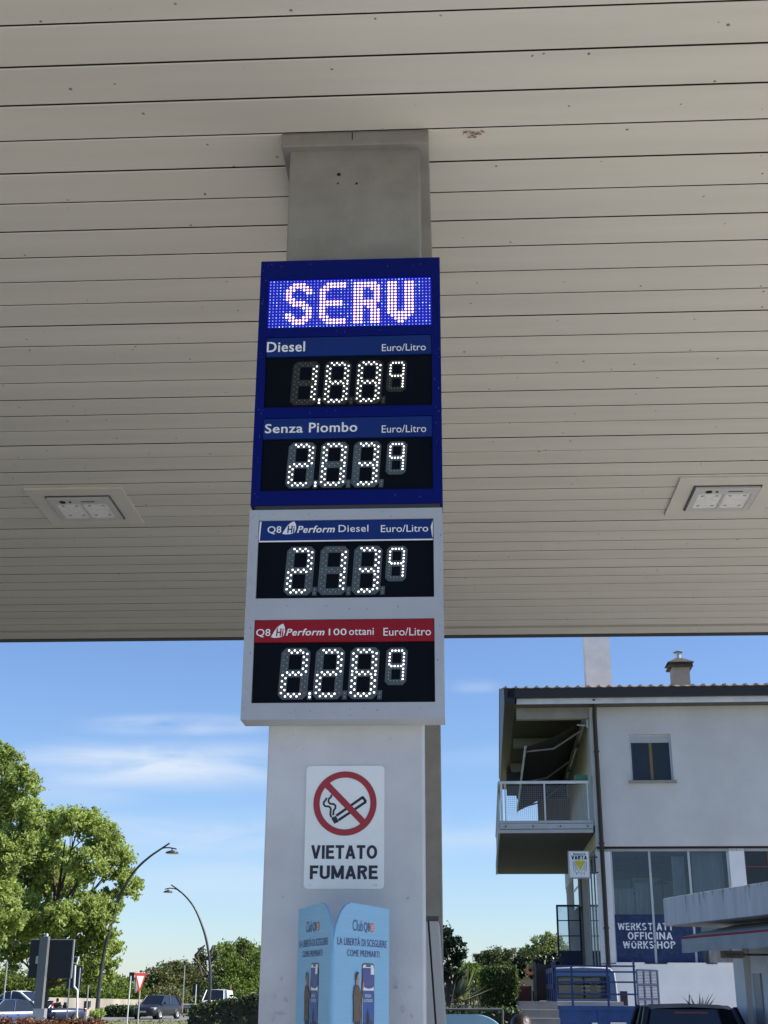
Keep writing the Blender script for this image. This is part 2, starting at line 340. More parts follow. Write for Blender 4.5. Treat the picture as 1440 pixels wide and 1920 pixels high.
e = MB(); e.box(CX0, CX1, 10.945, 11.03, CZ - 0.008, CZ + 0.6); e.box(CX0 - .08, CX0, CY0, 11.06, CZ - .03, CZ + .6); e.box(CX1, CX1 + .08, CY0, 11.06, CZ - .03, CZ + .6); e.box(CX0, CX1, CY0 - .08, CY0, CZ - .03, CZ + .6)
e.build('edge_rail', M['edge'], can)
MB().box(CX0 + .01, CX1 - .01, CY0 + .01, 10.93, CZ + 0.45, CZ + 0.6).build('roof_deck', M['lgrey'], can)

b = MB(); rs = random.Random(2)
for px, py in ((872, 247), (880, 245), (888, 247), (893, 250), (885, 253), (898, 247), (903, 244), (890, 256), (877, 251), (869, 250), (883, 248), (895, 246), (906, 246), (875, 244), (887, 251), (892, 253), (880, 256), (900, 250)):
    q = atz(px, py, CZ); k = 6; r0 = rs.uniform(.002, .007)
    b.poly([(q.x + r0 * 1.6 * rs.uniform(.5, 1.2) * math.cos(i * 2 * math.pi / k), q.y + r0 * rs.uniform(.4, 1) * math.sin(i * 2 * math.pi / k), CZ - .003 - .0001 * len(b.f)) for i in range(k)][::-1])
b.build('rust_stain', mat('pale_rust_stain', (0.22, 0.14, 0.07), 0.7, 0, .3, 40), can)
# canopy lights
def canopy_light(cx, cy, label):
    t = thing('canopy_light', label, 'ceiling light', (cx, cy, CZ), 0, 'square lights set in the canopy ceiling')
    b = MB(); b.box(cx - .315, cx + .315, cy - .325, cy + .325, CZ - .016, CZ - .001); b.build('mounting_plate', M['plate'], t, bevel=.003)
    h = .2; q = MB()
    z0, z1 = CZ - .034, CZ - .0165
    for (x0, x1, y0, y1) in ((-h, h, -h, -.105), (-h, h, .155, h), (-h, -.165, -.105, .155), (.165, h, -.105, .155), (-.008, .008, -.105, .155)): q.box(cx + x0, cx + x1, cy + y0, cy + y1, z0, z1)
    f = q.build('lamp_housing', M['lampw'], t)
    g = MB(); g.tube([(cx - h - .008, cy - h - .008, CZ - .02), (cx + h + .008, cy - h - .008, CZ - .02), (cx + h + .008, cy + h + .008, CZ - .02), (cx - h - .008, cy + h + .008, CZ - .02), (cx - h - .008, cy - h - .008, CZ - .02)], .004, 6); g.build('gasket', M['dgrey'], t)
    for sx in (-.0865, .0865):
        l = MB(); l.box(cx + sx - .078, cx + sx + .078, cy - .104, cy + .154, CZ - .027, CZ - .0175); ln = l.build('lens', M['lens'], t)
        for ax in (-.045, .045):
            for ay in (-.06, .11): MB().lathe([(0, -.001), (.012, -.001), (.012, .002)], (cx + sx + ax, cy + ay, CZ - .0275), 8).build('diode', M['steel'], ln)
    MB().lathe([(0, 0), (.02, 0), (.02, .004)], (cx - .11, cy - .15, CZ - .0385), 12).build('sensor', M['hole'], t); MB().lathe([(0, 0), (.009, 0), (.009, .004)], (cx - .06, cy - .15, CZ - .0385), 8).build('sensor', M['hole'], t)
    MB().box(cx + .01, cx + .1, cy - .156, cy - .146, CZ - .037, CZ - .0345).build('slot', M['dgrey'], t)
M['plate'] = mat('cream_mounting_plate', (0.60, 0.58, 0.53), 0.45, 0, 0.04)
canopy_light(-2.372, 7.65, 'square ceiling light on a cream plate left of the price display')
canopy_light(1.742, 7.64, 'square ceiling light on a cream plate right of the price display')

# columns
def column(x0, x1, y0, label, holes=False):
    t = thing('canopy_column', label, 'column', ((x0 + x1) / 2, y0 + .1, 0), 0, 'grey columns carrying the canopy')
    MB().box(x0, x1, y0, y0 + .23, 2.5 if holes else 0, 4.56).build('shaft', M['colm'], t, bevel=.006)
    if holes: MB().box(x0, x1, y0, y0 + .23, 0, 2.4995).build('lower_shaft', M['colm_low'], t, bevel=.006)  # lower shaft is paler than the upper part
    c = MB(); c.box(x0 - .029, x1 + .034, y0 - .032, y0 + .95, 4.534, CZ + .001); co = c.build('collar', M['colm'], t, bevel=.004)
    if holes:
        MB().box(-.338, -.334, y0 - .0335, y0 - .031, 4.556, 4.588).build('crack', M['hole'], co)
        P = Vector((0, y0 - .001, 0))
        for (x, z, r) in ((-.386, 4.427, .0075), (-.389, 4.388, .004), (-.32, 4.385, .005)): h = MB(); disc(h, P, X, Zv, NY, x, z, r, .001, 10); h.build('bolt_hole', M['hole'], t)
        w = MB()
        for (px, py, a, b) in ((907, 1652, .012, .02), (975, 1140, .010, .008), (990, 1690, .014, .004), (905, 1145, .004, .004), (200, 1130, .012, .008), (150, 1745, .007, .02), (215, 1770, .013, .012), (190, 1640, .008, .014), (185, 1855, .035, .008), (140, 1880, .012, .014), (945, 1825, .012, .02), (900, 1690, .012, .012), (1000, 1870, .008, .012), (265, 125, .006, .004), (290, 196, .003, .005), (325, 212, .006, .004), (865, 150, .006, .006), (1020, 980, .003, .004)):
            p = at(470 + px / 3.31, 1340 + py / 3.31, y0)
            k = 7; ph = random.random() * 6
            w.poly([(p.x + a * .6 * random.uniform(.5, 1.2) * math.cos(ph + i * 2 * math.pi / k), y0 - .0012, p.z + b * .6 * random.uniform(.5, 1.2) * math.sin(ph + i * 2 * math.pi / k)) for i in range(k)])
        w.build('scuff_mark', M['scuff'], t)
    return t
column(-.5705, -.0885, 3.92, 'nearest grey column, carrying the price displays and the no smoking sign', True)
xr = at(828.5, 1600, 9.0).x
column(xr - .482, xr, 9.0, 'farther grey column, mostly hidden right behind the nearest one')

# ------------------------------------------------------------------ price displays
SY = 3.82
SEG = {'a': 0, 'b': 1, 'c': 2, 'd': 3, 'e': 4, 'f': 5, 'g': 6}
DIG = {'0': 'abcdef', '1': 'bc', '2': 'abged', '3': 'abgcd', '8': 'abcdefg', '9': 'abcfg'}
def seg_dots(small):
    if small:
        w, h, ix, it, ib = .066, .118, .011, .010, .013; nv = 4; nh = 4
        L, R_, T, B, Mi = ix, w - ix, h - it, ib, h * .5
        vt = [T - (T - Mi) * (i + .8) / (nv + .3) for i in range(nv)]; vb = [Mi - (Mi - B) * (i + .8) / (nv + .3) for i in range(nv)]
        hx = [L + (R_ - L) * (i + .65) / (nh + .3) for i in range(nh)]
        return w, h, {'a': [(x, T) for x in hx], 'g': [(x, Mi) for x in hx], 'd': [(x, B) for x in hx], 'b': [(R_, z) for z in vt], 'c': [(R_, z) for z in vb], 'f': [(L, z) for z in vt], 'e': [(L, z) for z in vb]}
    w, h = .0905, .163; o = .0050
    def zig(n, a, b): return [a + (b - a) * (i / (n - 1)) for i in range(n)]
    L, R_ = .0145, w - .0145; T, B, Mi = h - .0115, .0125, h / 2
    D = {}
    for k, z, s in (('a', T, 1), ('g', Mi, 1), ('d', B, -1)):
        D[k] = [(x, z + s * (.0030 if i % 2 == 0 else -.0042)) for i, x in enumerate(zig(6, L + .0085, R_ - .0085))]
    zt = zig(7, T - .0085, Mi + .0055); zb = zig(7, Mi - .0055, B + .0075)
    for k, x, zz, s in (('b', R_, zt, 1), ('c', R_, zb, 1), ('f', L, zt, -1), ('e', L, zb, -1)):
        D[k] = [(x + s * (o if i % 2 == 0 else -o), z) for i, z in enumerate(zz)]
    return w, h, D
def digit(par, ch, x0, z0, small, plate, off, yb):
    w, h, D = seg_dots(small); sh = .058
    O = Vector((x0, yb, z0)); V = Vector((sh, 0, 1))
    c = .014 if not small else .011
    b = MB()
    b.poly([O + X * a + V * q + NY * .0006 for a, q in ((c, 0), (w - c, 0), (w, c), (w, h - c), (w - c, h), (c, h), (0, h - c), (0, c))], 0)
    i = .0255 if not small else .0195; g = .022 if not small else .018
    for (q0, q1) in ((g, h / 2 - g * .55), (h / 2 + g * .55, h - g)):
        b.poly([O + X * a + V * q + NY * .0012 for a, q in ((i, q0), (w - i, q0), (w - i, q1), (i, q1))], 1)
    on = DIG[ch]; r = .0030 if not small else .0029
    for k, pts in D.items():
        for (a, q) in pts: disc(b, O, X, V, NY, a, q, r if k in on else .0018, .0024, 8, 2 if k in on else 3)
    return b.build('digit', [plate, M['blk'], M['dot'], off], par)
def point(par, x0, z0, lit, plate, off, yb):
    b = MB(); O = Vector((x0, yb, z0)); V = Vector((.058, 0, 1))
    b.poly([O + X * a + V * q + NY * .0006 for a, q in ((0, 0), (.014, 0), (.014, .028), (0, .028))], 0)
    for q in (.008, .019): disc(b, O, X, V, NY, .007, q, .0034 if lit else .0018, .0024, 8, 1 if lit else 2)
    b.build('decimal_point', [plate, M['dot'] if lit else off, off], par)
PX0, PX1 = -.613, -.049
def price_panel(t, z0, z1, digits, dp, xs, plate, off):
    p = MB().box(PX0, PX1, SY + .010, SY + .03, z0, z1).build('price_panel', M['blk'], t); yb = SY + .010
    zb = z0 + .0125
    for i, ch in enumerate(digits[:3]):
        digit(p, ch, xs + i * .1078, zb, False, plate, off, yb); point(p, xs + i * .1078 + .0915, zb - .001, dp == i, plate, off, yb)
    digit(p, digits[3], -.2045, z0 + .0555, True, plate, off, yb)
def frame(t, x0, x1, z0, z1, holes, m, m2, bands, seed):
    b = MB(); yf, yk = SY, 3.9195
    hs = sorted(holes)
    b.box(x0, PX0, yf, SY + .031, z0, z1); b.box(PX1, x1, yf, SY + .031, z0, z1)
    zz = z0
    for (a, c) in hs:
        if a > zz + 1e-4: b.box(PX0, PX1, yf, SY + .031, zz, a)
        zz = c
    b.box(PX0, PX1, yf, SY + .031, zz, z1)
    b.box(x0, x1, SY + .031, yk, z0, z1)
    r = random.Random(seed)
    for i in range(44):
        side = r.random(); x, z = (r.uniform(x0 + .004, PX0 - .006), r.uniform(z0 + .01, z1 - .01)) if side < .25 else ((r.uniform(PX1 + .006, x1 - .004), r.uniform(z0 + .01, z1 - .01)) if side < .5 else (r.uniform(x0 + .01, x1 - .01), r.choice(bands) + r.uniform(-.008, .008)))
        w, h = r.uniform(.0006, .0014), r.uniform(.001, .006); sk = r.uniform(-.002, .002)
        b.add([(x - w, SY - .0008, z), (x + w, SY - .0008, z), (x + w * .6 + sk, SY - .0008, z + h), (x - w * .6 + sk, SY - .0008, z + h)], [(0, 1, 2, 3)], 1)
    return b.build('casing', [m, m2], t)
def label(t, z0, z1, m, texts):
    b = MB().box(PX0 + .0015, PX1 - .0015, SY + .003, SY + .03, z0 + .0015, z1 - .0015); p = b.build('fuel_label', m, t)
    for (s, x0, x1, a, c, bold, shear) in texts: put_text(MB(), s, (0, SY + .003, 0), X, Zv, NY, x0, x1, a, c, .0008, bold, shear).build('lettering', M['ltext'], p)
    return p
t = thing('price_display', 'dark blue upper price display with a lit moving text screen and two fuel prices', 'price sign', (-.33, SY + .05, 3.084), 0, 'price displays mounted one above the other on the column')
frame(t, -.643, -.0185, 3.0845, 4.0015, [(3.736, 3.928), (3.434, 3.7), (3.134, 3.396)], M['blue'], mat('pale_scratch', (0.10, 0.12, 0.22), 0.6), (3.965, 3.718, 3.416, 3.108, 3.98), 3)
MB().box(-.628, -.0285, SY + .006, 3.9195, 3.0705, 3.0845).build('lower_trim', M['edge'], t)
scr = MB().box(PX0, PX1, SY + .008, SY + .03, 3.736, 3.928).build('text_screen', M['ledbg'], t)
FONT = {'S': "..####..|.######.|###..###|##....##|##......|###.....|.#####..|..#####.|.....###|......##|##....##|###..###|.######.|..####..",
        'E': "..######|.#######|###.....|##......|##......|##......|#######.|#######.|##......|##......|##......|###.....|.#######|..######",
        'R': "#######.|########|###..###|###...##|###...##|###...##|########|#######.|###.###.|###..###|###..###|###..###|###..###|###..###",
        'V': "###..###|###..###|###..###|###..###|###..###|###..###|###..###|###..###|###..###|###..###|########|.######.|..####..|...##..."}
on = set()
for ch, c0 in (('S', 5), ('E', 15), ('R', 25), ('V', 35)):
    for r, row in enumerate(FONT[ch].split('|')):
        for c, q in enumerate(row):
            if q == '#': on.add((c0 + c, r + 1))
b = MB(); O = Vector((PX0, SY + .008, 3.928)); pz = .564 / 48
for r in range(16):
    for c in range(48):
        x, z = (c + .5) * pz, -(r + .55) * (.192 / 16.2)
        if (c, r) in on: disc(b, O, X, Zv, NY, x, z, .0044, .0012, 8, random.choice((0, 0, 1)))
        else: disc(b, O, X, Zv, NY, x, z, random.uniform(.0018, .0024), .0012, 6, random.choice((2, 2, 2, 3)))
b.build('diode_grid', [M['dotw'], M['dotw2'], M['dotb'], M['dotc']], scr)
label(t, 3.626, 3.7, M['blue2'], [('Diesel', -.611, -.480, 3.6445, 3.6835, .022, 0), ('Euro/Litro', -.218, -.069, 3.6395, 3.6665, 0, 0)])
price_panel(t, 3.434, 3.626, '1889', 0, -.5275, M['segd'], M['dotoff2'])
label(t, 3.320, 3.396, M['blue2'], [('Senza', -.606, -.479, 3.342, 3.3755, .022, 0), ('Piombo', -.459, -.298, 3.342, 3.3775, .022, 0), ('Euro/Litro', -.217, -.070, 3.3365, 3.3635, 0, 0)])
price_panel(t, 3.134, 3.320, '2039', 0, -.533, M['seg'], M['dotoff'])

t = thing('price_display', 'pale grey lower price display with a blue and a red fuel label', 'price sign', (-.33, SY + .05, 2.384), 0, 'price displays mounted one above the other on the column')
frame(t, -.644, -.0200, 2.3835, 3.068, [(2.7685, 3.0315), (2.4345, 2.699)], M['white'], mat('dark_dirt_fleck', (0.05, 0.05, 0.05), 0.8), (3.05, 2.735, 2.41, 2.40, 3.045), 5)
def hi_badge(p, x0, x1, z0, z1, m):
    O = Vector((0, SY + .003, 0)); w, h = x1 - x0, z1 - z0; b = MB()
    pts = [(0, .05), (.25, 0), (.6, .02), (.9, .12), (1, .42), (.97, .75), (.84, 1.0), (.6, .88), (.38, .68), (.2, .42)]
    b.poly([O + X * (x0 + a * w) + Zv * (z0 + c * h) + NY * .0008 for a, c in pts], 0)
    put_text(b, 'Hi', O, X, Zv, NY, x0 + w * .36, x0 + w * .90, z0 + h * .10, z0 + h * .66, .0014, .03, .12, 1)
    b.build('badge', [M['ltext'], m], p)
p = label(t, 2.9585, 3.0315, M['blue2'], [('Q8', -.584, -.539, 2.985, 3.0125, .012, 0), ('Perform', -.488, -.366, 2.9885, 3.0125, .03, .25), ('Diesel', -.354, -.258, 2.9895, 3.0135, .008, 0), ('Euro/Litro', -.218, -.066, 2.987, 3.0115, .006, 0)])
hi_badge(p, -.536, -.491, 2.984, 3.029, M['blue2'])
b = MB(); b.box(PX0 + .002, PX1 - .002, SY + .0015, SY + .004, 2.9585, 2.9625)
b.add([(PX0 + .0015, SY + .002, 2.964), (PX0 + .005, SY + .002, 2.964), (PX0 + .009, SY + .002, 3.0285), (PX0 + .003, SY + .002, 3.0285)], [(0, 1, 2, 3)])
b.add([(PX1 - .004, SY + .002, 2.967), (PX1 - .002, SY - .003, 2.967), (PX1 - .002, SY - .001, 3.024), (PX1 - .009, SY + .002, 3.004)], [(0, 1, 2, 3)]); b.build('curled_film_edge', M['ltext'], p)
price_panel(t, 2.7685, 2.9585, '2139', 9, -.527, M['seg'], M['dotoff'])
p = label(t, 2.6255, 2.699, M['red'], [('Q8', -.607, -.562, 2.643, 2.670, .012, 0), ('Perform', -.513, -.392, 2.6475, 2.670, .03, .25), ('100', -.379, -.323, 2.6475, 2.669, .012, 0), ('ottani', -.3155, -.238, 2.6475, 2.670, .012, 0), ('Euro/Litro', -.208, -.060, 2.6445, 2.670, .004, 0)])
hi_badge(p, -.560, -.516, 2.641, 2.687, M['red'])
price_panel(t, 2.4345, 2.6255, '2289', 0, -.534, M['seg'], M['dotoff'])

# ------------------------------------------------------------------ no smoking sign
NYS = 3.9165
t = thing('no_smoking_sign', 'white no smoking sign with a red prohibition ring on the nearest column', 'sign', (-.328, 3.92, 2.077))
def rrect(x0, x1, z0, z1, r, y, k=4):
    P = []
    for cx, cz, a0 in ((x1 - r, z1 - r, 0), (x0 + r, z1 - r, 90), (x0 + r, z0 + r, 180), (x1 - r, z0 + r, 270)):
        for i in range(k + 1):
            a = math.radians(a0 + 90 * i / k); P.append((cx + r * math.cos(a), y, cz + r * math.sin(a)))
    return P
MB().prism(rrect(-.4478, -.2078, 1.895, 2.2587, .012, NYS), (0, .0034, 0)).build('plate', M['signw'], t)
O = Vector((0, NYS, 0)); ring = MB(); cxr, czr = -.3278, 2.145; k = 48; ro, ri = .0965, .0775
vs = []
for i in range(k):
    a = 2 * math.pi * i / k
    vs += [(cxr + ro * math.cos(a), NYS - .0012, czr + ro * math.sin(a)), (cxr + ri * math.cos(a), NYS - .0012, czr + ri * math.sin(a))]
ring.add(vs, [(2 * i, (2 * i + 2) % (2 * k), (2 * i + 3) % (2 * k), 2 * i + 1) for i in range(k)])
ring.strip([(cxr - .0567, czr + .0567), (cxr + .0567, czr - .0567)], .0195, O, X, Zv, NY, .0010)
ring.build('prohibition_ring', M['signr'], t)
def z3(x, y): p = at(540 + x / 6.857, 1420 + y / 6.857, NYS); return (p.x, p.z)
cg = MB()
for pts, w in (([(620, 752), (965, 510)], 24), ([(650, 808), (1005, 570)], 24), ([(958, 508), (1003, 572)], 24), ([(570, 772), (612, 848)], 24), ([(600, 760), (640, 835)], 24)):
    cg.strip([z3(*q) for q in pts], w * .00033, O, X, Zv, NY, .0005)
for pts in ([(495, 520), (488, 545), (462, 575), (458, 605), (475, 628), (525, 632), (550, 655), (548, 700), (545, 740), (560, 770)], [(560, 480), (553, 510), (525, 535), (520, 570), (540, 598), (590, 602), (612, 625), (608, 655), (585, 690), (582, 745)]):
    cg.strip([z3(*q) for q in pts], 20 * .0003, O, X, Zv, NY, .0006)
cg.build('cigarette_pictogram', M['ink'], t)
block_text(MB(), 'VIETATO', O, X, Zv, NY, -.4275, -.2285, 1.981, 2.021, .0008).build('lettering', M['ink'], t); block_text(MB(), 'FUMARE', O, X, Zv, NY, -.430, -.2265, 1.9225, 1.962, .0008).build('lettering', M['ink'], t)
sc = MB(); disc(sc, O, X, Zv, NY, -.4285, 1.905, .0022, .001, 8);sc.build('screw', M['scuff'], t); sc = MB(); sc.add([(-.241, NYS - .0008, 1.9045), (-.226, NYS - .0008, 1.9045), (-.226, NYS - .0008, 1.9062), (-.241, NYS - .0008, 1.9062)], [(0, 1, 2, 3)]); sc.build('small_print', M['scuff'], t)

# ------------------------------------------------------------------ advertising stand
M['cyan'] = mat('pale_blue_corrugated_board', (0.20, 0.42, 0.62), 0.45, 0, 0.05, 6, 0.10, 3, stretch=(1, 1, 90))
M['ptext'] = mat('indigo_print', (0.045, 0.05, 0.17), 0.5, 0, 0.08)
M['porange'] = mat('orange_print', (0.62, 0.16, 0.04), 0.5); M['phone'] = mat('black_print', (0.02, 0.022, 0.05), 0.4)
M['pviolet'] = mat('violet_print', (0.05, 0.055, 0.24), 0.45); M['pblue'] = mat('blue_print', (0.012, 0.07, 0.30), 0.45); M['pgrey'] = mat('grey_tower_print', (0.03, 0.035, 0.06), 0.5, 0, .3, 60)
M['pcoat'] = mat('brown_coat_print', (0.11, 0.075, 0.05), 0.6, 0, 0.3, 60); M['pskin'] = mat('skin_print', (0.42, 0.24, 0.17), 0.6); M['ptrou'] = mat('dark_trouser_print', (0.03, 0.03, 0.055), 0.6)
AP = at(623, 1800, 3.5); AP.z = 0
st = thing('advertising_stand', 'pale blue folded advertising stand with rounded top corners in front of the column', 'advertising stand', AP)
def ad_panel(az, flip):
    d = Vector((math.sin(math.radians(az)), math.cos(math.radians(az)), 0)); Wd = .313
    nrm = Vector((d.y, -d.x, 0)) if not flip else Vector((-d.y, d.x, 0))
    u = d if not flip else -d; O = AP.copy() if not flip else AP + d * Wd
    P = lambda a, z, l=0: O + u * a + Zv * z + nrm * l
    edge = [(0.0, .06), (.0, 1.70), (.006, 1.735), (.018, 1.772), (.04, 1.805), (.065, 1.825), (.095, 1.834), (.2, 1.832), (Wd, 1.829), (Wd, .06)]
    if flip: edge = [(Wd - a, z) for a, z in edge]
    g = MB(); g.prism([P(a, z, 0) for a, z in edge], nrm * -.006); pn = g.build('panel', M['cyan'], st)
    dx = 0 if not flip else -.026
    put_text(MB(), 'Club', P(0, 0), u, Zv, nrm, .104 + dx, .160 + dx, 1.762, 1.791, .0008, 0, .1, 0).build('lettering', M['ptext'], pn)
    put_text(MB(), 'Q8', P(0, 0), u, Zv, nrm, .165 + dx, .199 + dx, 1.759, 1.787, .0008, .012, 0, 0).build('lettering', M['ptext'], pn)
    put_text(MB(), 'LA LIBERTÀ DI SCEGLIERE', P(0, 0), u, Zv, nrm, .024 + (dx and -.006), .297 + dx * .8, 1.724, 1.7475, .0008, .012, 0, 0).build('lettering', M['ptext'], pn)
    put_text(MB(), 'COME PREMIARTI', P(0, 0), u, Zv, nrm, .076 + dx, .255 + dx, 1.697, 1.7135, .0008, .012, 0, 0).build('lettering', M['ptext'], pn)
    q = MB(); V = Zv
    disc(q, P(0, 0), u, V, nrm, .2125 + dx, 1.7745, .0105, .0008, 14, 0, .0135)
    for z in (1.769, 1.774, 1.779): q.strip([(.205 + dx, z - .001), (.22 + dx, z + .001)], .0012, P(0, 0), u, V, nrm, .0014, 1)
    q.build('flame_emblem', [M['porange'], M['ltext']], pn)
    q = MB(); a0, a1, zt = .156 + dx, .227 + dx, 1.681; Q = P(0, 0)
    def rr(x0, x1, z0, z1, r, l, mi):
        pts = rrect(x0, x1, z0, z1, r, 0); q.poly([Q + u * p[0] + V * p[2] + nrm * l for p in (pts if not flip else pts)], mi)
    rr(a0, a1, .98, zt, .012, .0006, 0); rr(a0 + .004, a1 - .004, .985, zt - .004, .009, .001, 3)
    rr(a0 + .004, a1 - .004, 1.62, zt - .012, .004, .0014, 1)
    disc(q, Q, u, V, nrm, (a0 + a1) / 2 + .003, 1.628, .0315, .0018, 20, 1, .012)
    rr(a0 + .047, a1 - .005, 1.652, 1.669, .002, .0024, 3)
    rr(a0 + .006, a1 - .005, .99, 1.611, .003, .0016, 2)
    for (b0, b1, zz) in ((.01, .022, 1.53), (.026, .042, 1.555), (.046, .06, 1.535), (.031, .037, 1.566)): rr(a0 + b0, a0 + b1, 1.0, zz, .001, .0022, 4)
    rr(a0 + .022, a1 - .022, zt - .0095, zt - .0045, .002, .0016, 0)
    put_text(q, 'SFOGLIA', Q, u, V, nrm, a0 + .016, a0 + .05, 1.594, 1.602, .0022, .01, 0, 3); put_text(q, 'IL CATALOGO', Q, u, V, nrm, a0 + .010, a0 + .058, 1.582, 1.590, .0022, .01, 0, 3)
    q.build('phone_picture', [M['phone'], M['pviolet'], M['pblue'], M['signw'], M['pgrey']], pn)
    q = MB(); f = lambda pts, l, mi: q.poly([Q + u * (p[0] + dx) + V * p[1] + nrm * l for p in pts], mi)
    f([(.112, 1.10), (.15, 1.10), (.149, 1.54), (.118, 1.54)], .0026, 2)
    f([(.110, 1.53), (.112, 1.56), (.109, 1.60), (.113, 1.619), (.124, 1.627), (.132, 1.627), (.141, 1.620), (.150, 1.606), (.155, 1.603), (.156, 1.611), (.162, 1.611), (.164, 1.597), (.155, 1.590), (.151, 1.592), (.149, 1.565), (.153, 1.543), (.148, 1.537), (.118, 1.534)], .003, 0)
    f([(.156, 1.611), (.157, 1.626), (.160, 1.632), (.163, 1.638), (.164, 1.630), (.167, 1.628), (.165, 1.620), (.162, 1.611)], .003, 1)
    f([(.122, 1.626), (.120, 1.640), (.123, 1.652), (.131, 1.655), (.137, 1.650), (.138, 1.643), (.1405, 1.639), (.138, 1.636), (.137, 1.629), (.131, 1.625)], .0032, 1)
    f([(.120, 1.637), (.119, 1.648), (.123, 1.657), (.132, 1.659), (.137, 1.653), (.131, 1.652), (.126, 1.645), (.124, 1.636)], .0036, 2)
    q.build('printed_man', [M['pcoat'], M['pskin'], M['ptrou']], pn)
ad_panel(25.5, False); ad_panel(-23.6, True)
MB().prism([AP + Vector((0, .03, .03)), AP + Vector((.16, .33, .03)), AP + Vector((-.15, .33, .03))], (0, 0, .03)).build('base', M['cyan'], st)

# ------------------------------------------------------------------ fuel dispenser, low board, person
DY = 6.0
a1, a0 = at(822, 1727, DY), at(835.5, 1920, DY); sl = (a0.x - a1.x) / (a1.z - a0.z)
s1, s0 = at(803, 1727, DY), at(817, 1920, DY)
def xe(z): return a1.x + (a1.z - z) * sl
def xs_(z): return s1.x + (a1.z - z) * (s0.x - s1.x) / (s1.z - s0.z)
zt = a1.z
t = thing('fuel_dispenser', 'grey fuel dispenser with slanted sides standing behind the nearest column', 'fuel pump', (-.3, 6.3, 0))
xl = -.60
MB().prism([(xl, DY + .02, .15), (xe(.15) - .012, DY + .02, .15), (xe(zt) - .012, DY + .02, zt), (xl + .1, DY + .02, zt)], (0, .5, 0)).build('body', M['dgrey'], t)
MB().prism([(xl, DY, .15), (xs_(.15) - .004, DY, .15), (xs_(zt) - .004, DY, zt), (xl + .1, DY, zt)], (0, .02, 0)).build('front_panel', M['lgrey'], t, bevel=.003)
MB().prism([(xs_(.15) + .004, DY, .15), (xe(.15), DY, .15), (xe(zt), DY, zt), (xs_(zt) + .004, DY, zt)], (0, .02, 0)).build('side_trim', M['lgrey'], t, bevel=.003)
MB().prism([(xe(.15) - .012, DY + .02, .15), (xe(.15), DY + .02, .15), (xe(zt), DY + .02, zt), (xe(zt) - .012, DY + .02, zt)], (0, .5, 0)).build('side_panel', M['lgrey'], t)
MB().box(xl + .12, xe(zt) + .0, DY + .01, DY + .5, zt, zt + .022).build('top_cap', M['dgrey'], t)
MB().box(xl - .05, xe(.15) + .03, DY - .05, DY + .6, 0, .15).build('plinth', M['conc'], t)
MB().box(-.5, -.2, DY - .004, DY - .0005, 1.25, 1.6).build('display', M['blk'], t)
# low rounded board
by = 7.5; b1 = at(944, 1903, by); b0x = at(700, 1906, by).x
t = thing('advertising_board', 'low pale blue board with a rounded top corner behind the fuel dispenser', 'board', ((b0x + b1.x) / 2, by, 0))
r = .13; P = [(b0x, by, .05), (b1.x + .01, by, .05)] + [(b1.x + .01 - r * 1.3 + r * 1.3 * math.cos(math.radians(a)), by, b1.z + .003 - r + r * math.sin(math.radians(a))) for a in range(0, 91, 10)] + [(b0x, by, b1.z + .003)]
MB().prism(P, (0, .03, 0)).build('panel', mat('pale_blue_board', (0.22, 0.42, 0.60), 0.4, 0, 0.05), t, bevel=.004)
MB().box(b0x, b1.x, by - .12, by + .15, 0, .05).build('foot', M['dgrey'], t)

def skin_mesh(name, nodes, edges, m, par, sub=2):
    me = bpy.data.meshes.new(name); inv = ROOT[top(par).name].inverted()
    me.from_pydata([tuple(inv @ Vector(n[:3])) for n in nodes], edges, []); me.update()
    o = bpy.data.objects.new(name, me); COL.objects.link(o)
    sk = o.modifiers.new('skin', 'SKIN'); sk.use_smooth_shade = True
    for i, n in enumerate(nodes):
        r = n[3]; me.skin_vertices[0].data[i].radius = r if isinstance(r, tuple) else (r, r)
    me.skin_vertices[0].data[0].use_root = True
    su = o.modifiers.new('sub', 'SUBSURF'); su.levels = sub; su.render_levels = sub
    bpy.context.view_layer.update()
    e = bpy.data.meshes.new_from_object(o.evaluated_get(bpy.context.evaluated_depsgraph_get()))
    bpy.data.objects.remove(o); e.materials.append(m); e.polygons.foreach_set('use_smooth', [True] * len(e.polygons))
    q = bpy.data.objects.new(name, e); COL.objects.link(q); q.parent = par; return q
M['skin'] = mat('skin', (0.42, 0.25, 0.18), 0.5); M['hair'] = mat('dark_brown_hair', (0.018, 0.010, 0.008), 0.45, 0, 0.3, 30, 0.3, 60, stretch=(1, 1, .2)); M['shirt'] = mat('grey_shirt_cloth', (0.12, 0.13, 0.15), 0.8); M['jeans'] = mat('dark_jeans_cloth', (0.03, 0.04, 0.07), 0.85)
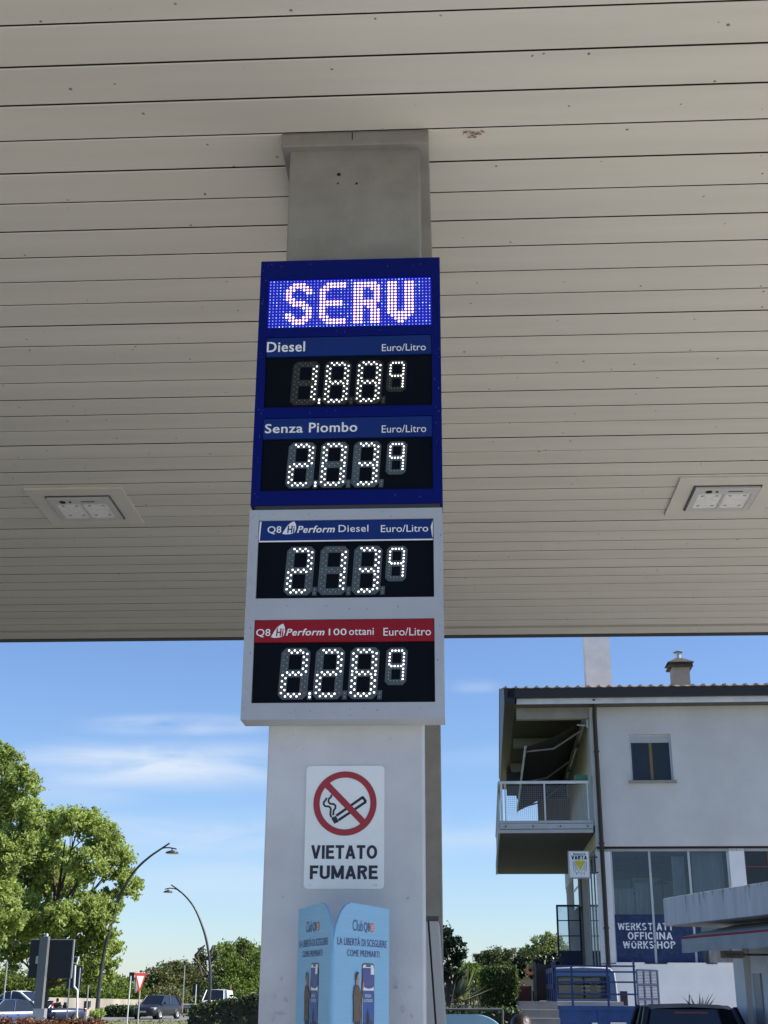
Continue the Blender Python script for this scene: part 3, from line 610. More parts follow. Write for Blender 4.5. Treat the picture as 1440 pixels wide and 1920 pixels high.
def person(label, loc, H, seated=False):
    t = thing('person', label, 'person', loc); k = H / 1.7; L = Vector(loc)
    def q(x, y, z, r): r = r if isinstance(r, tuple) else (r, r); return (L.x + x * k, L.y + y * k, L.z + z * k, (r[0] * k, r[1] * k))
    n = [q(0, 0, .92, (.15, .11)), q(0, 0, 1.12, (.135, .10)), q(0, 0, 1.32, (.165, .105)), q(0, .01, 1.43, (.09, .07)), q(0, -.005, 1.50, .055), q(0, -.01, 1.565, (.075, .088)), q(0, -.01, 1.64, (.072, .088))]
    e = [(i, i + 1) for i in range(6)]
    for s in (-1, 1):
        b = len(n)
        n += [q(s * .17, 0, 1.37, .052), q(s * .21, .01, 1.13, .042), q(s * .22, -.04, .90, .032), q(s * .225, -.055, .84, (.03, .02))]
        e += [(2, b), (b, b + 1), (b + 1, b + 2), (b + 2, b + 3)]
        for j, (dy, ln) in enumerate(((-.022, .075), (-.007, .085), (.008, .08), (.021, .062))):
            c = len(n); n += [q(s * .228, -.055 + dy, .80, .009), q(s * .225, -.06 + dy, .80 - ln * .5, .008), q(s * .215, -.063 + dy, .80 - ln, .007)]; e += [(b + 3, c), (c, c + 1), (c + 1, c + 2)]
        c = len(n); n += [q(s * .215, -.085, .825, .010), q(s * .205, -.10, .79, .008)]; e += [(b + 3, c), (c, c + 1)]
        b = len(n)
        n += [q(s * .09, 0, .82, .085), q(s * .095, -.01, .48, .058), q(s * .095, .02, .10, .04), q(s * .10, -.10, .03, (.04, .03))]; e += [(0, b), (b, b + 1), (b + 1, b + 2), (b + 2, b + 3)]
    skin_mesh('body', n, e, M['skin'], t)
    c = MB(); hc = Vector((L.x, L.y - .005 * k, L.z + 1.625 * k))
    prof = [(.002, .098), (.045, .088), (.078, .055), (.092, .01), (.093, -.05), (.085, -.12), (.07, -.17)]
    vs = []; K = 20
    for r, h in prof:
        for i in range(K):
            a = 2 * math.pi * i / K; yy = math.sin(a); lift = .06 * max(0, -yy) if h < -.02 else 0
            vs.append(hc + Vector((r * math.cos(a) * k, r * 1.15 * yy * k + .01 * k, (h + lift) * k)))
    c.add(vs, [(i * K + j, i * K + (j + 1) % K, (i + 1) * K + (j + 1) % K, (i + 1) * K + j) for i in range(len(prof) - 1) for j in range(K)], 0, True); c.build('hair', M['hair'], t)
    n2 = [q(0, 0, .86, (.16, .12)), q(0, 0, 1.12, (.145, .11)), q(0, 0, 1.32, (.175, .115)), q(0, .01, 1.40, (.10, .08))]; e2 = [(0, 1), (1, 2), (2, 3)]
    for s in (-1, 1):
        b = len(n2); n2 += [q(s * .175, 0, 1.37, .062), q(s * .205, .01, 1.20, .054)]; e2 += [(2, b), (b, b + 1)]
    skin_mesh('shirt', n2, e2, M['shirt'], t)
    n3 = [q(0, 0, .93, (.155, .115))]; e3 = []
    for s in (-1, 1):
        b = len(n3); n3 += [q(s * .09, 0, .80, .095), q(s * .095, -.01, .48, .068), q(s * .095, .02, .10, .055)]; e3 += [(0, b), (b, b + 1), (b + 1, b + 2)]
    skin_mesh('trousers', n3, e3, M['jeans'], t)
    f = MB()
    for s in (-1, 1):
        f.lathe([(0, -.012), (.011, -.006), (.013, 0), (.011, .006), (0, .012)], (L.x + s * .03 * k, L.y - .088 * k, L.z + 1.61 * k), 8)
    f.build('eyes', M['ink'], t)
    g = MB(); g.tube([(L.x, L.y - .09 * k, L.z + 1.605 * k), (L.x, L.y - .115 * k, L.z + 1.575 * k)], [.008 * k, .014 * k], 6); g.tube([(L.x - .02 * k, L.y - .093 * k, L.z + 1.545 * k), (L.x + .02 * k, L.y - .093 * k, L.z + 1.545 * k)], .006 * k, 6)
    for s in (-1, 1): g.tube([(L.x + s * .074 * k, L.y, L.z + 1.62 * k), (L.x + s * .08 * k, L.y + .01, L.z + 1.57 * k)], .014 * k, 6)
    g.build('face', M['skin'], t); return t
hp = at(977, 1899, 9.6)
person('person with dark hair whose head just shows at the bottom edge', (hp.x, hp.y, 0), hp.z / 1.725 * 1.7)
# ------------------------------------------------------------------ workshop building
M['stucco'] = mat('pale_grey_stucco', (0.59, 0.58, 0.56), 0.85, 0, 0.11, 0.55, 0.25, 45)
M['wpaint'] = mat('white_wall_paint', (0.78, 0.785, 0.79), 0.8, 0, 0.06, 1.5, 0.12, 30)
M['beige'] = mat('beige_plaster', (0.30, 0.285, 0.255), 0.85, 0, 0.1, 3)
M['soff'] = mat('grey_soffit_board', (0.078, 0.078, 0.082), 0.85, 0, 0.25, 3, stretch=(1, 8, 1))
M['brown'] = mat('dark_brown_gutter_metal', (0.014, 0.010, 0.009), 0.45, 0, 0.15, 6)
M['tile'] = mat('weathered_roof_tile', (0.36, 0.27, 0.20), 0.85, 0, 0.45, 6, 0.3, 30)
M['fasc'] = mat('white_corrugated_fascia', (0.42, 0.43, 0.44), 0.6, 0, 0.08, 4)
M['rail'] = mat('white_rail_paint', (0.62, 0.64, 0.66), 0.5); M['wire'] = mat('grey_wire_mesh', (0.30, 0.31, 0.32), 0.5)
M['awn'] = mat('dark_brown_awning_cloth', (0.035, 0.030, 0.028), 0.9, 0, 0.3, 4, stretch=(6, .3, 1)); M['bar'] = mat('pale_awning_bar', (0.45, 0.44, 0.42), 0.5)
M['gl'] = glass('window_glass'); M['gld'] = mat('dark_window_glass', (0.012, 0.016, 0.022), 0.08, 0, 0.3, 2, spec=0.4)
M['ochre'] = mat('ochre_window_frame', (0.20, 0.125, 0.04), 0.5); M['alu'] = mat('aluminium_frame', (0.45, 0.47, 0.49), 0.4, 0.3); M['rust'] = mat('red_oxide_frame', (0.16, 0.05, 0.035), 0.6)
M['bboard'] = mat('mottled_navy_board', (0.012, 0.028, 0.095), 0.7, 0, 0.55, 9, 0.2, 20)
M['bdoor'] = mat('navy_door_paint', (0.012, 0.022, 0.06), 0.5); M['curt'] = mat('grey_curtain_cloth', (0.5, 0.51, 0.5), 0.9, 0, 0.2, 3, stretch=(8, 8, .3))
M['inner'] = mat('dim_interior_wall', (0.34, 0.345, 0.34), 0.9, 0, 0.2, 1)
BT = math.radians(1.4); BO = at(1118, 1590, 36); BO.z = 0
Bu = Vector((math.cos(BT), -math.sin(BT), 0)); Bv = Vector((math.sin(BT), math.cos(BT), 0))
bd = thing('workshop_building', 'two storey pale grey workshop building with tiled roof and a balcony on its left side', 'building', BO, -BT)
def fr(px, py, v=0.0):
    d = ray(px, py); s = ((BO - CAM).dot(Bv) + v) / d.dot(Bv); p = CAM + d * s - BO; return p.dot(Bu), p.z
def B(name, m, boxes, par=bd, bevel=0, each=False):
    if each: return [B(name, m, [q], par, bevel) for q in boxes][0]
    b = MB()
    for q in boxes: b.box(*q)
    return b.build(name, m, par, True, bevel)
WU, DV = 15.0, 15.0
wl = B('upper_wall', M['stucco'], [(0, 1.07, 0, .3, 5.43, 9.28), (1.07, 2.23, 0, .3, 5.43, 7.2), (1.07, 2.23, 0, .3, 8.5, 9.28), (2.23, WU, 0, .3, 5.43, 9.28), (0, .3, .3, DV, 5.43, 9.28), (WU - .3, WU, .3, DV, 5.43, 9.28), (.3, WU - .3, DV - .3, DV, 5.43, 9.28)])
B('floor_slab', M['inner'], [(.02, WU, .05, DV, 5.30, 5.425), (.02, WU, .05, DV, 2.2, 2.32)], each=True)
B('floor_shade_line', M['gap'], [(.03, WU, .03, .05, 5.37, 5.428)])  # dark strip colours in the shadow of the recess below the upper wall
lw = B('lower_wall', M['wpaint'], [(0, .37, .05, .4, 2.42, 5.37), (3.56, 3.97, .05, .35, 2.42, 5.37), (8.2, WU, .05, .35, 2.42, 5.37), (0, WU, .0, .35, -.1, 2.40)])
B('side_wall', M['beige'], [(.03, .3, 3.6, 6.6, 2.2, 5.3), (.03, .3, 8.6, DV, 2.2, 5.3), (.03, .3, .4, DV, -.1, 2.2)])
B('window_ledge', M['wpaint'], [(.36, 1.1, -.06, 0.05, 2.40, 2.44), (1.7, 2.7, -.06, .05, 2.40, 2.435), (3.0, 3.58, -.06, .05, 2.40, 2.44)], each=True)
B('back_room', M['inner'], [(.3, WU - .3, 6.5, 6.7, 2.3, 5.3)])
B('partition', mat('pale_partition', (0.62, 0.63, 0.61), 0.9, 0, 0.1, 1.5), [(.5, 1.12, 2.4, 2.5, 2.32, 4.75), (1.18, 2.0, 2.4, 2.5, 2.32, 4.8), (2.06, 2.5, 2.4, 2.5, 2.32, 4.7)], each=True)
# shopfront
sf = B('shop_window', M['alu'], [(.37, .42, .1, .16, 2.42, 5.37), (1.40, 1.46, .1, .16, 2.42, 5.32), (2.455, 2.515, .1, .16, 2.42, 5.32), (3.50, 3.56, .1, .16, 2.42, 5.37), (.42, 3.5, .1, .16, 5.32, 5.37)])
for a, c in ((.42, 1.40), (1.46, 2.455), (2.515, 3.5)): B('pane', M['gl'], [(a, c, .125, .131, 2.42, 5.32)], sf, each=True)
cu = MB()
for (a, c, zt) in ((.45, .98, 4.35), (2.05, 2.4, 5.2), (2.6, 3.45, 5.3), (1.02, 1.38, 4.5)):
    n = int((c - a) / .05); vs = []
    for i in range(n + 1):
        x = a + (c - a) * i / n; y = .42 + .03 * math.sin(i * 1.9)
        vs += [(x, y, 2.4), (x, y, zt)]
    cu.add(vs, [(2 * i, 2 * i + 2, 2 * i + 3, 2 * i + 1) for i in range(n)], 0, True)
cu.build('curtain', M['curt'], bd, True)
for (u, z) in ((1.17, 4.25), (1.80, 4.52)):
    b = MB(); b.lathe([(.02, .10), (.05, .09), (.07, .05), (.21, 0), (.20, -.01)], (u, .9, z), 16); b.tube([(u, .9, z + .1), (u, .9, 5.3)], .008, 6); b.build('pendant_lamp', M['gap'], bd, True)
for a, c in ((.385, 1.395), (1.465, 2.45), (2.52, 2.66)):
    pass
bb = B('lettering_board', M['bboard'], [(.40, 1.398, .09, .10, 2.435, 3.66), (1.462, 2.453, .09, .10, 2.435, 3.66), (2.517, 2.66, .09, .10, 2.435, 3.64)], each=True)
b = MB(); UX = Vector((1, 0, 0))
for s, x0, x1, z0, z1 in (('WERKS', .47, 1.225, 3.255, 3.44), ('T', 1.275, 1.385, 3.255, 3.44), ('ATT', 1.50, 1.93, 3.255, 3.44), ('OFFIC', .72, 1.385, 3.02, 3.205), ('INA', 1.475, 1.90, 3.02, 3.205), ('WORKS', .58, 1.385, 2.79, 2.975), ('HOP', 1.475, 1.96, 2.79, 2.975)):
    block_text(b, s, (0, .0885, 0), UX, Zv, NY, x0, x1, z0, z1, 0.0, .17, .14)
b.build('lettering', M['ltext'], bb, True)
b = MB()
for (x, z, w, h) in ((.60, 3.36, .3, .022), (.75, 3.41, .2, .015), (1.15, 3.34, .2, .02), (.95, 3.29, .25, .014), (1.75, 3.40, .3, .02), (.72, 2.93, .3, .02), (.9, 2.85, .4, .014), (1.2, 2.9, .25, .02), (1.7, 2.87, .35, .016), (.62, 2.83, .12, .02)):
    b.add([(x, .0865, z), (x + w, .0865, z + .012), (x + w, .0865, z + h + .008), (x, .0865, z + h)], [(0, 1, 2, 3)])
b.build('peeling_streak', M['bboard'], bb, True)
rw = B('shop_window', M['rust'], [(3.97, 4.0, .1, .15, 2.42, 5.37), (4.58, 4.61, .1, .15, 2.42, 5.33), (5.2, 5.23, .1, .15, 2.42, 5.33), (5.82, 5.85, .1, .15, 2.42, 5.33), (8.17, 8.2, .1, .15, 2.42, 5.33), (4.0, 8.2, .1, .15, 5.33, 5.37), (4.0, 4.58, .1, .15, 4.88, 4.91), (4.61, 5.2, .1, .15, 4.88, 4.91), (5.23, 5.82, .1, .15, 4.88, 4.91), (5.85, 8.17, .1, .15, 4.88, 4.91)])
B('pane', M['gld'], [(3.98, 8.19, .12, .126, 2.42, 5.34)], rw, each=True)
b = MB(); b.lathe([(.17, 0), (.19, .012), (.21, 0)], (3.02, .15, 2.62), 20, axis='y'); b.lathe([(0, 0), (.06, .0), (.06, .02), (0, .02)], (2.95, .15, 2.68), 10, axis='y'); b.lathe([(0, 0), (.04, .0), (.04, .02), (0, .02)], (3.13, .15, 2.52), 10, axis='y'); b.build('round_fan', M['alu'], bd, True)
# side glazing, open door
sg = B('side_window', M['alu'], [(-.0, .06, .4, .46, 2.3, 5.3), (.0, .06, 1.4, 1.46, 2.3, 5.3), (0, .06, 2.5, 2.56, 2.3, 5.3), (0, .06, 3.54, 3.6, 2.3, 5.3)])
B('pane', M['gld'], [(.02, .03, .46, 3.54, 2.3, 5.3)], sg, each=True)
gb = B('side_window', M['alu'], [(-.06, .02, 7.0, 7.1, 4.3, 6.2)] + [(-.06, .02, 7.1, 9.5, 4.3 + .62 * i, 4.35 + .62 * i) for i in range(4)])
B('pane', mat('reflecting_glass', (0.35, 0.45, 0.55), 0.05, 0.7, 0.3, 1.5), [(-.04, -.03, 7.1, 9.5, 4.3, 6.2)], gb, each=True)
dr = B('open_door', M['bdoor'], [(-.80, -.74, 7.0, 7.06, 2.35, 4.35), (-.08, -.02, 7.0, 7.06, 2.35, 4.35), (-.43, -.40, 7.01, 7.05, 2.95, 4.3), (-.74, -.08, 7.0, 7.06, 2.35, 2.95), (-.74, -.08, 7.0, 7.06, 4.29, 4.35), (-.74, -.08, 7.01, 7.05, 3.38, 3.41), (-.74, -.08, 7.01, 7.05, 3.85, 3.88)])
B('pane', M['gl'], [(-.74, -.08, 7.028, 7.032, 2.95, 4.29)], dr, each=True)
b = MB(); b.tube([(-.70, 6.96, 3.1), (-.70, 6.96, 3.3)], .015, 6); b.build('handle', M['alu'], dr, True)
# upper window
w = B('upper_window', M['alu'], [(1.07, 1.12, .06, .12, 7.2, 8.5), (2.18, 2.23, .06, .12, 7.2, 8.5), (1.12, 2.18, .06, .12, 8.44, 8.5)])
B('shutter_box', M['fasc'], [(1.12, 2.18, .07, .13, 8.27, 8.44)], w)
B('sash', M['ochre'], [(1.62, 1.70, .10, .14, 7.24, 8.27)], w); B('sash', M['bdoor'], [(1.12, 1.17, .10, .14, 7.2, 8.27), (2.13, 2.18, .10, .14, 7.2, 8.27), (1.17, 1.57, .10, .14, 7.2, 7.25), (1.73, 2.13, .10, .14, 7.2, 7.25)], w, each=True)
B('pane', M['gld'], [(1.17, 1.62, .12, .125, 7.25, 8.27), (1.70, 2.13, .12, .125, 7.25, 8.27)], w, each=True)
B('sill', M['beige'], [(1.0, 2.30, -.09, .1, 7.13, 7.2)], w)
# roof
RS = math.tan(math.radians(12.5)); v0, v1 = -.62, DV + .5; vr = (v0 + v1) / 2
b = MB(); nu = 340; U0_, U1_ = -2.42, WU + .4
for side in (0, 1):
    vs = []; nv = 9
    for j in range(nv + 1):
        v = v0 + (vr - v0) * j / nv if not side else v1 - (v1 - vr) * j / nv
        for i in range(nu + 1):
            u = U0_ + (U1_ - U0_) * i / nu
            z = 9.74 + RS * min(v - v0, v1 - v) + .013 * math.sin(2 * math.pi * (u - U0_) / .29)
            vs.append((u, v, z))
    b.add(vs, [(j * (nu + 1) + i, j * (nu + 1) + i + 1, (j + 1) * (nu + 1) + i + 1, (j + 1) * (nu + 1) + i) for j in range(nv) for i in range(nu)], 0, True)
rf = b.build('roof', M['tile'], bd, True)
sd = rf.modifiers.new('thick', 'SOLIDIFY'); sd.thickness = .03
b = MB()
for i in range(60):
    u = U0_ + .07 + i * .29
    b.tube([(u, v0 - .03 + random.uniform(-.02, .02), 9.742), (u, v0 + .3, 9.802)], [.036, .034], 8)
b.build('eave_tiles', M['tile'], rf, True)
B('gutter', M['brown'], [(-2.30, WU + .4, v0 + .0, v0 + .14, 9.44, 9.70)], rf)
B('fascia', M['rail'], [(-2.05, WU + .3, -.5, -.46, 9.285, 9.45)], rf)
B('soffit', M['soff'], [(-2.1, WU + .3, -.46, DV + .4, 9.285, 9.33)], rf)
b = MB(); b.prism([(-2.40, v0, 9.30), (-2.40, v0, 9.72), (-2.40, vr, 9.72 + RS * (vr - v0)), (-2.40, v1, 9.72), (-2.40, v1, 9.30)], (.3, 0, 0)); b.build('gable_board', M['brown'], rf, True)
B('roof_beam', M['beige'], [(-2.05, -.01, 0.0, .25, 8.97, 9.283), (-2.05, -.01, 4.6, 4.85, 9.0, 9.283), (-2.05, -.01, 9.2, 9.45, 9.0, 9.283)], each=True)
B('end_panel', M['soff'], [(-2.2, -1.85, 11.0, 11.1, 8.42, 9.28), (-1.85, -1.1, 11.0, 11.1, 8.3, 9.28), (-1.1, -.02, 11.02, 11.12, 7.6, 9.28)], each=True)
B('wind_screen', mat('beige_slat_screen', (0.20, 0.17, 0.125), 0.8, 0, 0.3, 6, stretch=(9, 1, .2)), [(-.95, -.02, 9.9, 9.95, 6.75, 8.15), (-1.15, -.95, 9.9, 9.95, 7.2, 8.1)], each=True)
b = MB(); p0 = (.135, -.12); b.tube([(p0[0] - .03, -.48, 9.42), (p0[0], -.30, 9.2), (p0[0], -.12, 9.0), (p0[0] + .01, -.10, 2.2), (p0[0] + .01, -.10, 0)], .062, 10)
dp = b.build('downpipe', M['brown'], bd, True)
for z in (8.0, 5.5, 3.3): MB().tube([(p0[0] + .005, -.105, z - .02), (p0[0] + .005, -.105, z + .02)], .082, 10).build('pipe_clamp', M['brown'], dp, True)
B('chimney', mat('pale_chimney_render', (0.86, 0.85, 0.83), 0.85, 0, 0.1, 2, 0.2, 30), [(.18, .95, 2.5, 3.2, 9.9, 12.5)], rf)
ch = B('chimney', M['beige'], [(2.80, 3.32, 2.5, 3.05, 9.9, 11.02)], rf)
b = MB(); b.prism([(2.70, 2.4, 11.02), (3.42, 2.4, 11.02), (3.42, 3.15, 11.02), (2.70, 3.15, 11.02)], (0, 0, .06))
vs = [(2.66, 2.36, 11.16), (3.46, 2.36, 11.16), (3.46, 3.2, 11.16), (2.66, 3.2, 11.16), (2.98, 2.7, 11.36), (3.15, 2.7, 11.36), (3.15, 2.86, 11.36), (2.98, 2.86, 11.36)]
b.add(vs, [(0, 1, 5, 4), (1, 2, 6, 5), (2, 3, 7, 6), (3, 0, 4, 7), (4, 5, 6, 7), (3, 2, 1, 0)]); b.box(2.74, 3.38, 2.44, 3.1, 11.08, 11.16)
b.build('chimney_cap', mat('sooty_tile_cap', (0.06, 0.05, 0.045), 0.9, 0, 0.5, 8), ch, True) if False else b.build('chimney_cap', mat('sooty_tile_cap', (0.06, 0.05, 0.045), 0.9, 0, 0.5, 8), rf, True)
b = MB(); b.tube([(3.06, 2.78, 11.34), (3.06, 2.78, 11.58)], .07, 8); b.lathe([(0, .06), (.17, .0), (.15, -.01)], (3.06, 2.78, 11.56), 10); b.build('flue', M['alu'], rf, True)
# balcony
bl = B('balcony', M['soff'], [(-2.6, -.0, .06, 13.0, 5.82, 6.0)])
B('balcony_fascia', M['fasc'], [(-2.61, -.06, -.02, .06, 5.80, 5.89), (-2.61, -.06, -.045, .06, 5.905, 6.04), (-2.61, -.06, -.02, .06, 6.055, 6.13), (-2.66, -2.61, -.02, 13.0, 5.80, 6.13)], bl, each=True)
for u in (-2.45, -1.7, -.95, -.2): MB().lathe([(.0, -.02), (.022, -.02), (.022, 0)], (u, -.045, 5.97), 8, axis='y').build('fascia_bolt', M['dgrey'], bl, True)
b = MB(); b.tube([(-2.6, .02, 7.18), (-.12, .02, 7.18)], .045, 8); b.tube([(-2.6, .02, 7.18), (-2.6, 13, 7.18)], .045, 8)
for u, v, r in ((-2.55, .02, .035), (-2.44, .04, .018), (-1.35, .02, .022), (-.16, .02, .022)): b.tube([(u, v, 6.0), (u, v, 7.16)], r, 8)
for i in range(1, 8): b.tube([(-2.6, i * 1.8, 6.0), (-2.6, i * 1.8, 7.16)], .022, 6)
b.build('railing', M['rail'], bl, True)
b = MB(); h = .0032
for (a, c) in ((-2.40, -1.38), (-1.32, -.19)):
    n = int((c - a) / .052)
    for i in range(n + 1): x = a + (c - a) * i / n; b.box(x - h, x + h, .017, .023, 6.13, 7.08)
    for i in range(19): z = 6.13 + .95 * i / 18; b.box(a, c, .0235, .0275, z - h, z + h)
b.build('wire_mesh', M['wire'], bl, True)
# awning over the balcony
A0, A1, A2, A3 = Vector((-.12, .7, 9.08)), Vector((-1.80, .8, 8.32)), Vector((-1.84, 11, 7.85)), Vector((-.12, 11, 8.95))
aw = MB(); n = 16; vs = []
for i in range(n + 1):
    t_ = i / n
    for j in range(9):
        s_ = j / 8; p = A0.lerp(A3, t_).lerp(A1.lerp(A2, t_), s_); p.z -= .10 * math.sin(math.pi * s_) + .02 * math.sin(i * 2.4) * s_; vs.append(p)
aw.add(vs, [(i * 9 + j, i * 9 + j + 1, (i + 1) * 9 + j + 1, (i + 1) * 9 + j) for i in range(n) for j in range(8)], 0, True)
awn = aw.build('balcony_awning', M['awn'], bd, True)
b = MB(); b.tube([A1, A2], .035, 8)
for t_ in (.06, .5, .95):
    p, q = A0.lerp(A3, t_), A1.lerp(A2, t_); m_ = p.lerp(q, .5) + Vector((0, .25, -.28)); b.tube([p + Vector((0, 0, -.18)), m_, q], .028, 6)
b.tube([A0, A3], .05, 8)
b.build('awning_arm', M['bar'], awn, True)
v = MB(); vs = []
for i in range(n + 1): p = A1.lerp(A2, i / n); vs += [p, p + Vector((-.02, 0, -.22 + .02 * math.sin(i * 1.7)))]
v.add(vs, [(2 * i, 2 * i + 2, 2 * i + 3, 2 * i + 1) for i in range(n)], 0, True); v.build('valance', M['bar'], awn, True)
b = MB(); b.tube([(-.01, .15, 8.78), (-.35, .1, 8.80)], .02, 6); b.tube([(-.05, .1, 8.72), (-.05, .1, 8.95)], .035, 8); b.build('wall_lamp', M['alu'], bd, True)
def bw(u, v, z): return BO + Bu * u + Bv * v + Zv * z
# things resting on the building
t = thing('planter_box', 'green planter box hung on the balcony rail next to the wall', 'planter', bw(-.3, .2, 7.22)); b = MB(); c = bw(-.32, .22, 7.23)
b.prism([c + Vector((-.13, -.1, 0)), c + Vector((.18, -.1, 0)), c + Vector((.18, .12, 0)), c + Vector((-.13, .12, 0))], (0, 0, .03)); b.prism([c + Vector((-.16, -.12, .03)), c + Vector((.2, -.12, .03)), c + Vector((.2, .14, .03)), c + Vector((-.16, .14, .03))], (0, 0, .13)); b.build('box', mat('green_plastic', (0.03, 0.16, 0.07), 0.5), t)
VU = [fr(x, y, -.3) for x, y in ((1066.5, 1597), (1104, 1649))]
t = thing('battery_sign', 'white illuminated box sign with a yellow triangle hanging under the balcony corner', 'sign', bw(-.5, -.3, 4.9), -BT)
u0, u1, z0, z1 = -.295, .275, -.335, .38
b = MB(); b.box(u0, u1, -.02, .16, z0, z1); b.build('sign_box', M['lgrey'], t, True)
MB().box(u0 + .025, u1 - .02, -.024, -.0205, z0 + .03, z1 - .02).build('sign_face', M['signw'], t, True)
b = MB(); Oz = Vector((0, -.024, 0))
put_text(b, 'Batterie', Oz, X, Zv, NY, -.15, .17, .27, .33, .001, .05, 0, 0); block_text(b, 'VARTA', Oz, X, Zv, NY, -.21, .21, .15, .26, .001, .24, .08); b.build('lettering', M['ink'], t, True)
b = MB(); b.poly([(-.135, -.0256, .125), (.165, -.0256, .125), (.015, -.0256, -.15)], 0)
for pts in ([(-.17, .11), (-.16, -.12), (-.09, -.20), (-.09, -.25)], [(.19, .11), (.18, -.12), (.11, -.20), (.13, -.25)], [(-.10, -.22), (-.02, -.17), (.04, -.22), (.09, -.19)], [(-.12, .1), (-.11, -.07), (-.02, -.16)], [(.15, .08), (.13, -.07), (.05, -.15)]): b.strip(pts, .011, Oz, X, Zv, NY, .001, 1)
b.poly([(-.155, -.0253, .1), (-.12, -.0253, .1), (-.03, -.0253, -.10), (-.12, -.0253, -.14)], 2); b.poly([(.155, -.0253, .1), (.17, -.0253, .1), (.16, -.0253, -.14), (.07, -.0253, -.10)], 2)
b.build('emblem', [mat('yellow_enamel', (0.55, 0.47, 0.01), 0.4), M['ink'], mat('blue_grey_print', (0.42, 0.48, 0.56), 0.5)], t, True)
b = MB(); b.box(u1 - .04, .5, .05, .09, .2, .24); b.box(u1 - .04, .5, .05, .09, -.2, -.16); b.build('bracket', M['dgrey'], t, True)
# service kiosk at the right edge
M['kconc'] = mat('streaked_canopy_concrete', (0.66, 0.66, 0.655), 0.85, 0, 0.06, 6, 0.2, 30, stretch=(1, 1, .10), tint=(0.52, 0.52, 0.515))
M['kawn'] = mat('grey_awning_cloth', (0.36, 0.38, 0.39), 0.85, 0, 0.1, 4); M['kred'] = mat('red_awning_stripe', (0.30, 0.03, 0.03), 0.8)
K0 = at(1280, 1677, 22); K1 = at(1250, 1690, 22.4); az = math.radians(-16)
kd = Vector((-math.sin(az), math.cos(az), 0)) * -1; kd = Vector((math.sin(math.radians(16)), -math.cos(math.radians(16)), 0)); kn = Vector((-kd.y, kd.x, 0)) * -1
kn = Vector((-math.cos(math.radians(16)), -math.sin(math.radians(16)), 0))       # outward, towards the pumps
ks = thing('service_kiosk', 'low kiosk with a streaked concrete canopy and grey awning at the right edge', 'building', K0 - Zv * K0.z)
zt, zb = 3.16, 2.71
P0, P1 = Vector((K0.x, K0.y, zb)), Vector((K1.x, K1.y + .4, zb)); Pn = P0 + kd * 9
MB().prism([P1, P0, Pn, Pn - kn * 6, P1 - kn * 5], (0, 0, zt - zb)).build('canopy_slab', M['kconc'], ks, bevel=.01)
dg = MB(); rr0 = random.Random(4)
for i in range(90):
    s0 = rr0.uniform(0.02, 8.9) if i < 76 else None; w0, h0 = rr0.uniform(.01, .05), rr0.choice((.04, .06, .09, .14, .22, .3)) * rr0.uniform(.6, 1.1)
    pa = P0 + kd * s0 + kn * .003 if s0 is not None else None
    if pa is None: continue
    dg.add([pa + Zv * (zt - zb - .003), pa + kd * w0 + Zv * (zt - zb - .003), pa + kd * w0 * .7 + Zv * (zt - zb - h0), pa + kd * w0 * .35 + Zv * (zt - zb - h0 * .9)], [(0, 1, 2, 3)])
dg.build('rain_streak', mat('grey_rain_streak', (0.36, 0.36, 0.35), 0.9, 0, .2, 8), ks)
Wl = lambda s, o, z: P0 + kd * s - kn * o + Zv * (z - zb)
b = MB(); b.prism([Wl(-.2, .9, 0), Wl(.15, .9, 0), Wl(.15, 6, 0), Wl(-.2, 6, 0)], (0, 0, zb)); b.build('end_wall', M['wpaint'], ks)
b = MB(); b.prism([Wl(.15, 1.0, 2.2), Wl(9, 1.0, 2.2), Wl(9, 1.2, 2.2), Wl(.15, 1.2, 2.2)], (0, 0, .5)); b.prism([Wl(.15, 1.0, 0), Wl(.75, 1.0, 0), Wl(.75, 1.2, 0), Wl(.15, 1.2, 0)], (0, 0, 2.2)); b.build('front_wall', M['wpaint'], ks)
b = MB(); b.prism([Wl(.78, .97, 0), Wl(.86, .97, 0), Wl(.86, 1.05, 0), Wl(.78, 1.05, 0)], (0, 0, 2.2)); b.prism([Wl(2.0, .97, 0), Wl(2.08, .97, 0), Wl(2.08, 1.05, 0), Wl(2.0, 1.05, 0)], (0, 0, 2.2)); fd = b.build('glass_door', M['alu'], ks)
MB().prism([Wl(.86, 1.0, 0), Wl(9, 1.0, 0), Wl(9, 1.02, 0), Wl(.86, 1.02, 0)], (0, 0, 2.2)).build('pane', M['gld'], fd)
b = MB(); b.prism([Wl(.28, .97, .2), Wl(.52, .97, .2), Wl(.52, .999, .2), Wl(.28, .999, .2)], (0, 0, 1.75)); b.build('meter_cabinet', M['lgrey'], ks)
q0, q1 = Wl(-.55, .25, 2.71), Wl(-.55, -.62, 2.50)
b = MB(); e1 = atz(1277, 1757, 2.505); e0 = e1 - kn * .85 + kd * .25 + Zv * .19; L_ = kd * 9
b.add([e0, e0 + L_, e1 + L_, e1], [(0, 1, 2, 3)], 0); aws = b.build('awning', M['kawn'], ks)
b = MB(); vs = []; n = 60
for i in range(n + 1):
    p = e1 + kd * (9 * i / n); vs += [p, p - Zv * .035, p - Zv * (.24 + .01 * math.sin(i * .9)) + kn * .02 * math.sin(i * 1.3)]
b.add(vs, [(3 * i, 3 * i + 3, 3 * i + 4, 3 * i + 1) for i in range(n)], 1); b.add(vs, [(3 * i + 1, 3 * i + 4, 3 * i + 5, 3 * i + 2) for i in range(n)], 0); b.build('valance', [M['kawn'], M['kred']], aws)
tl = at(1350, 1783, 21.0); tr = at(1399, 1797, 21.0)
t = thing('direction_sign', 'small grey arrow sign pointing right under the kiosk awning', 'sign', tl)
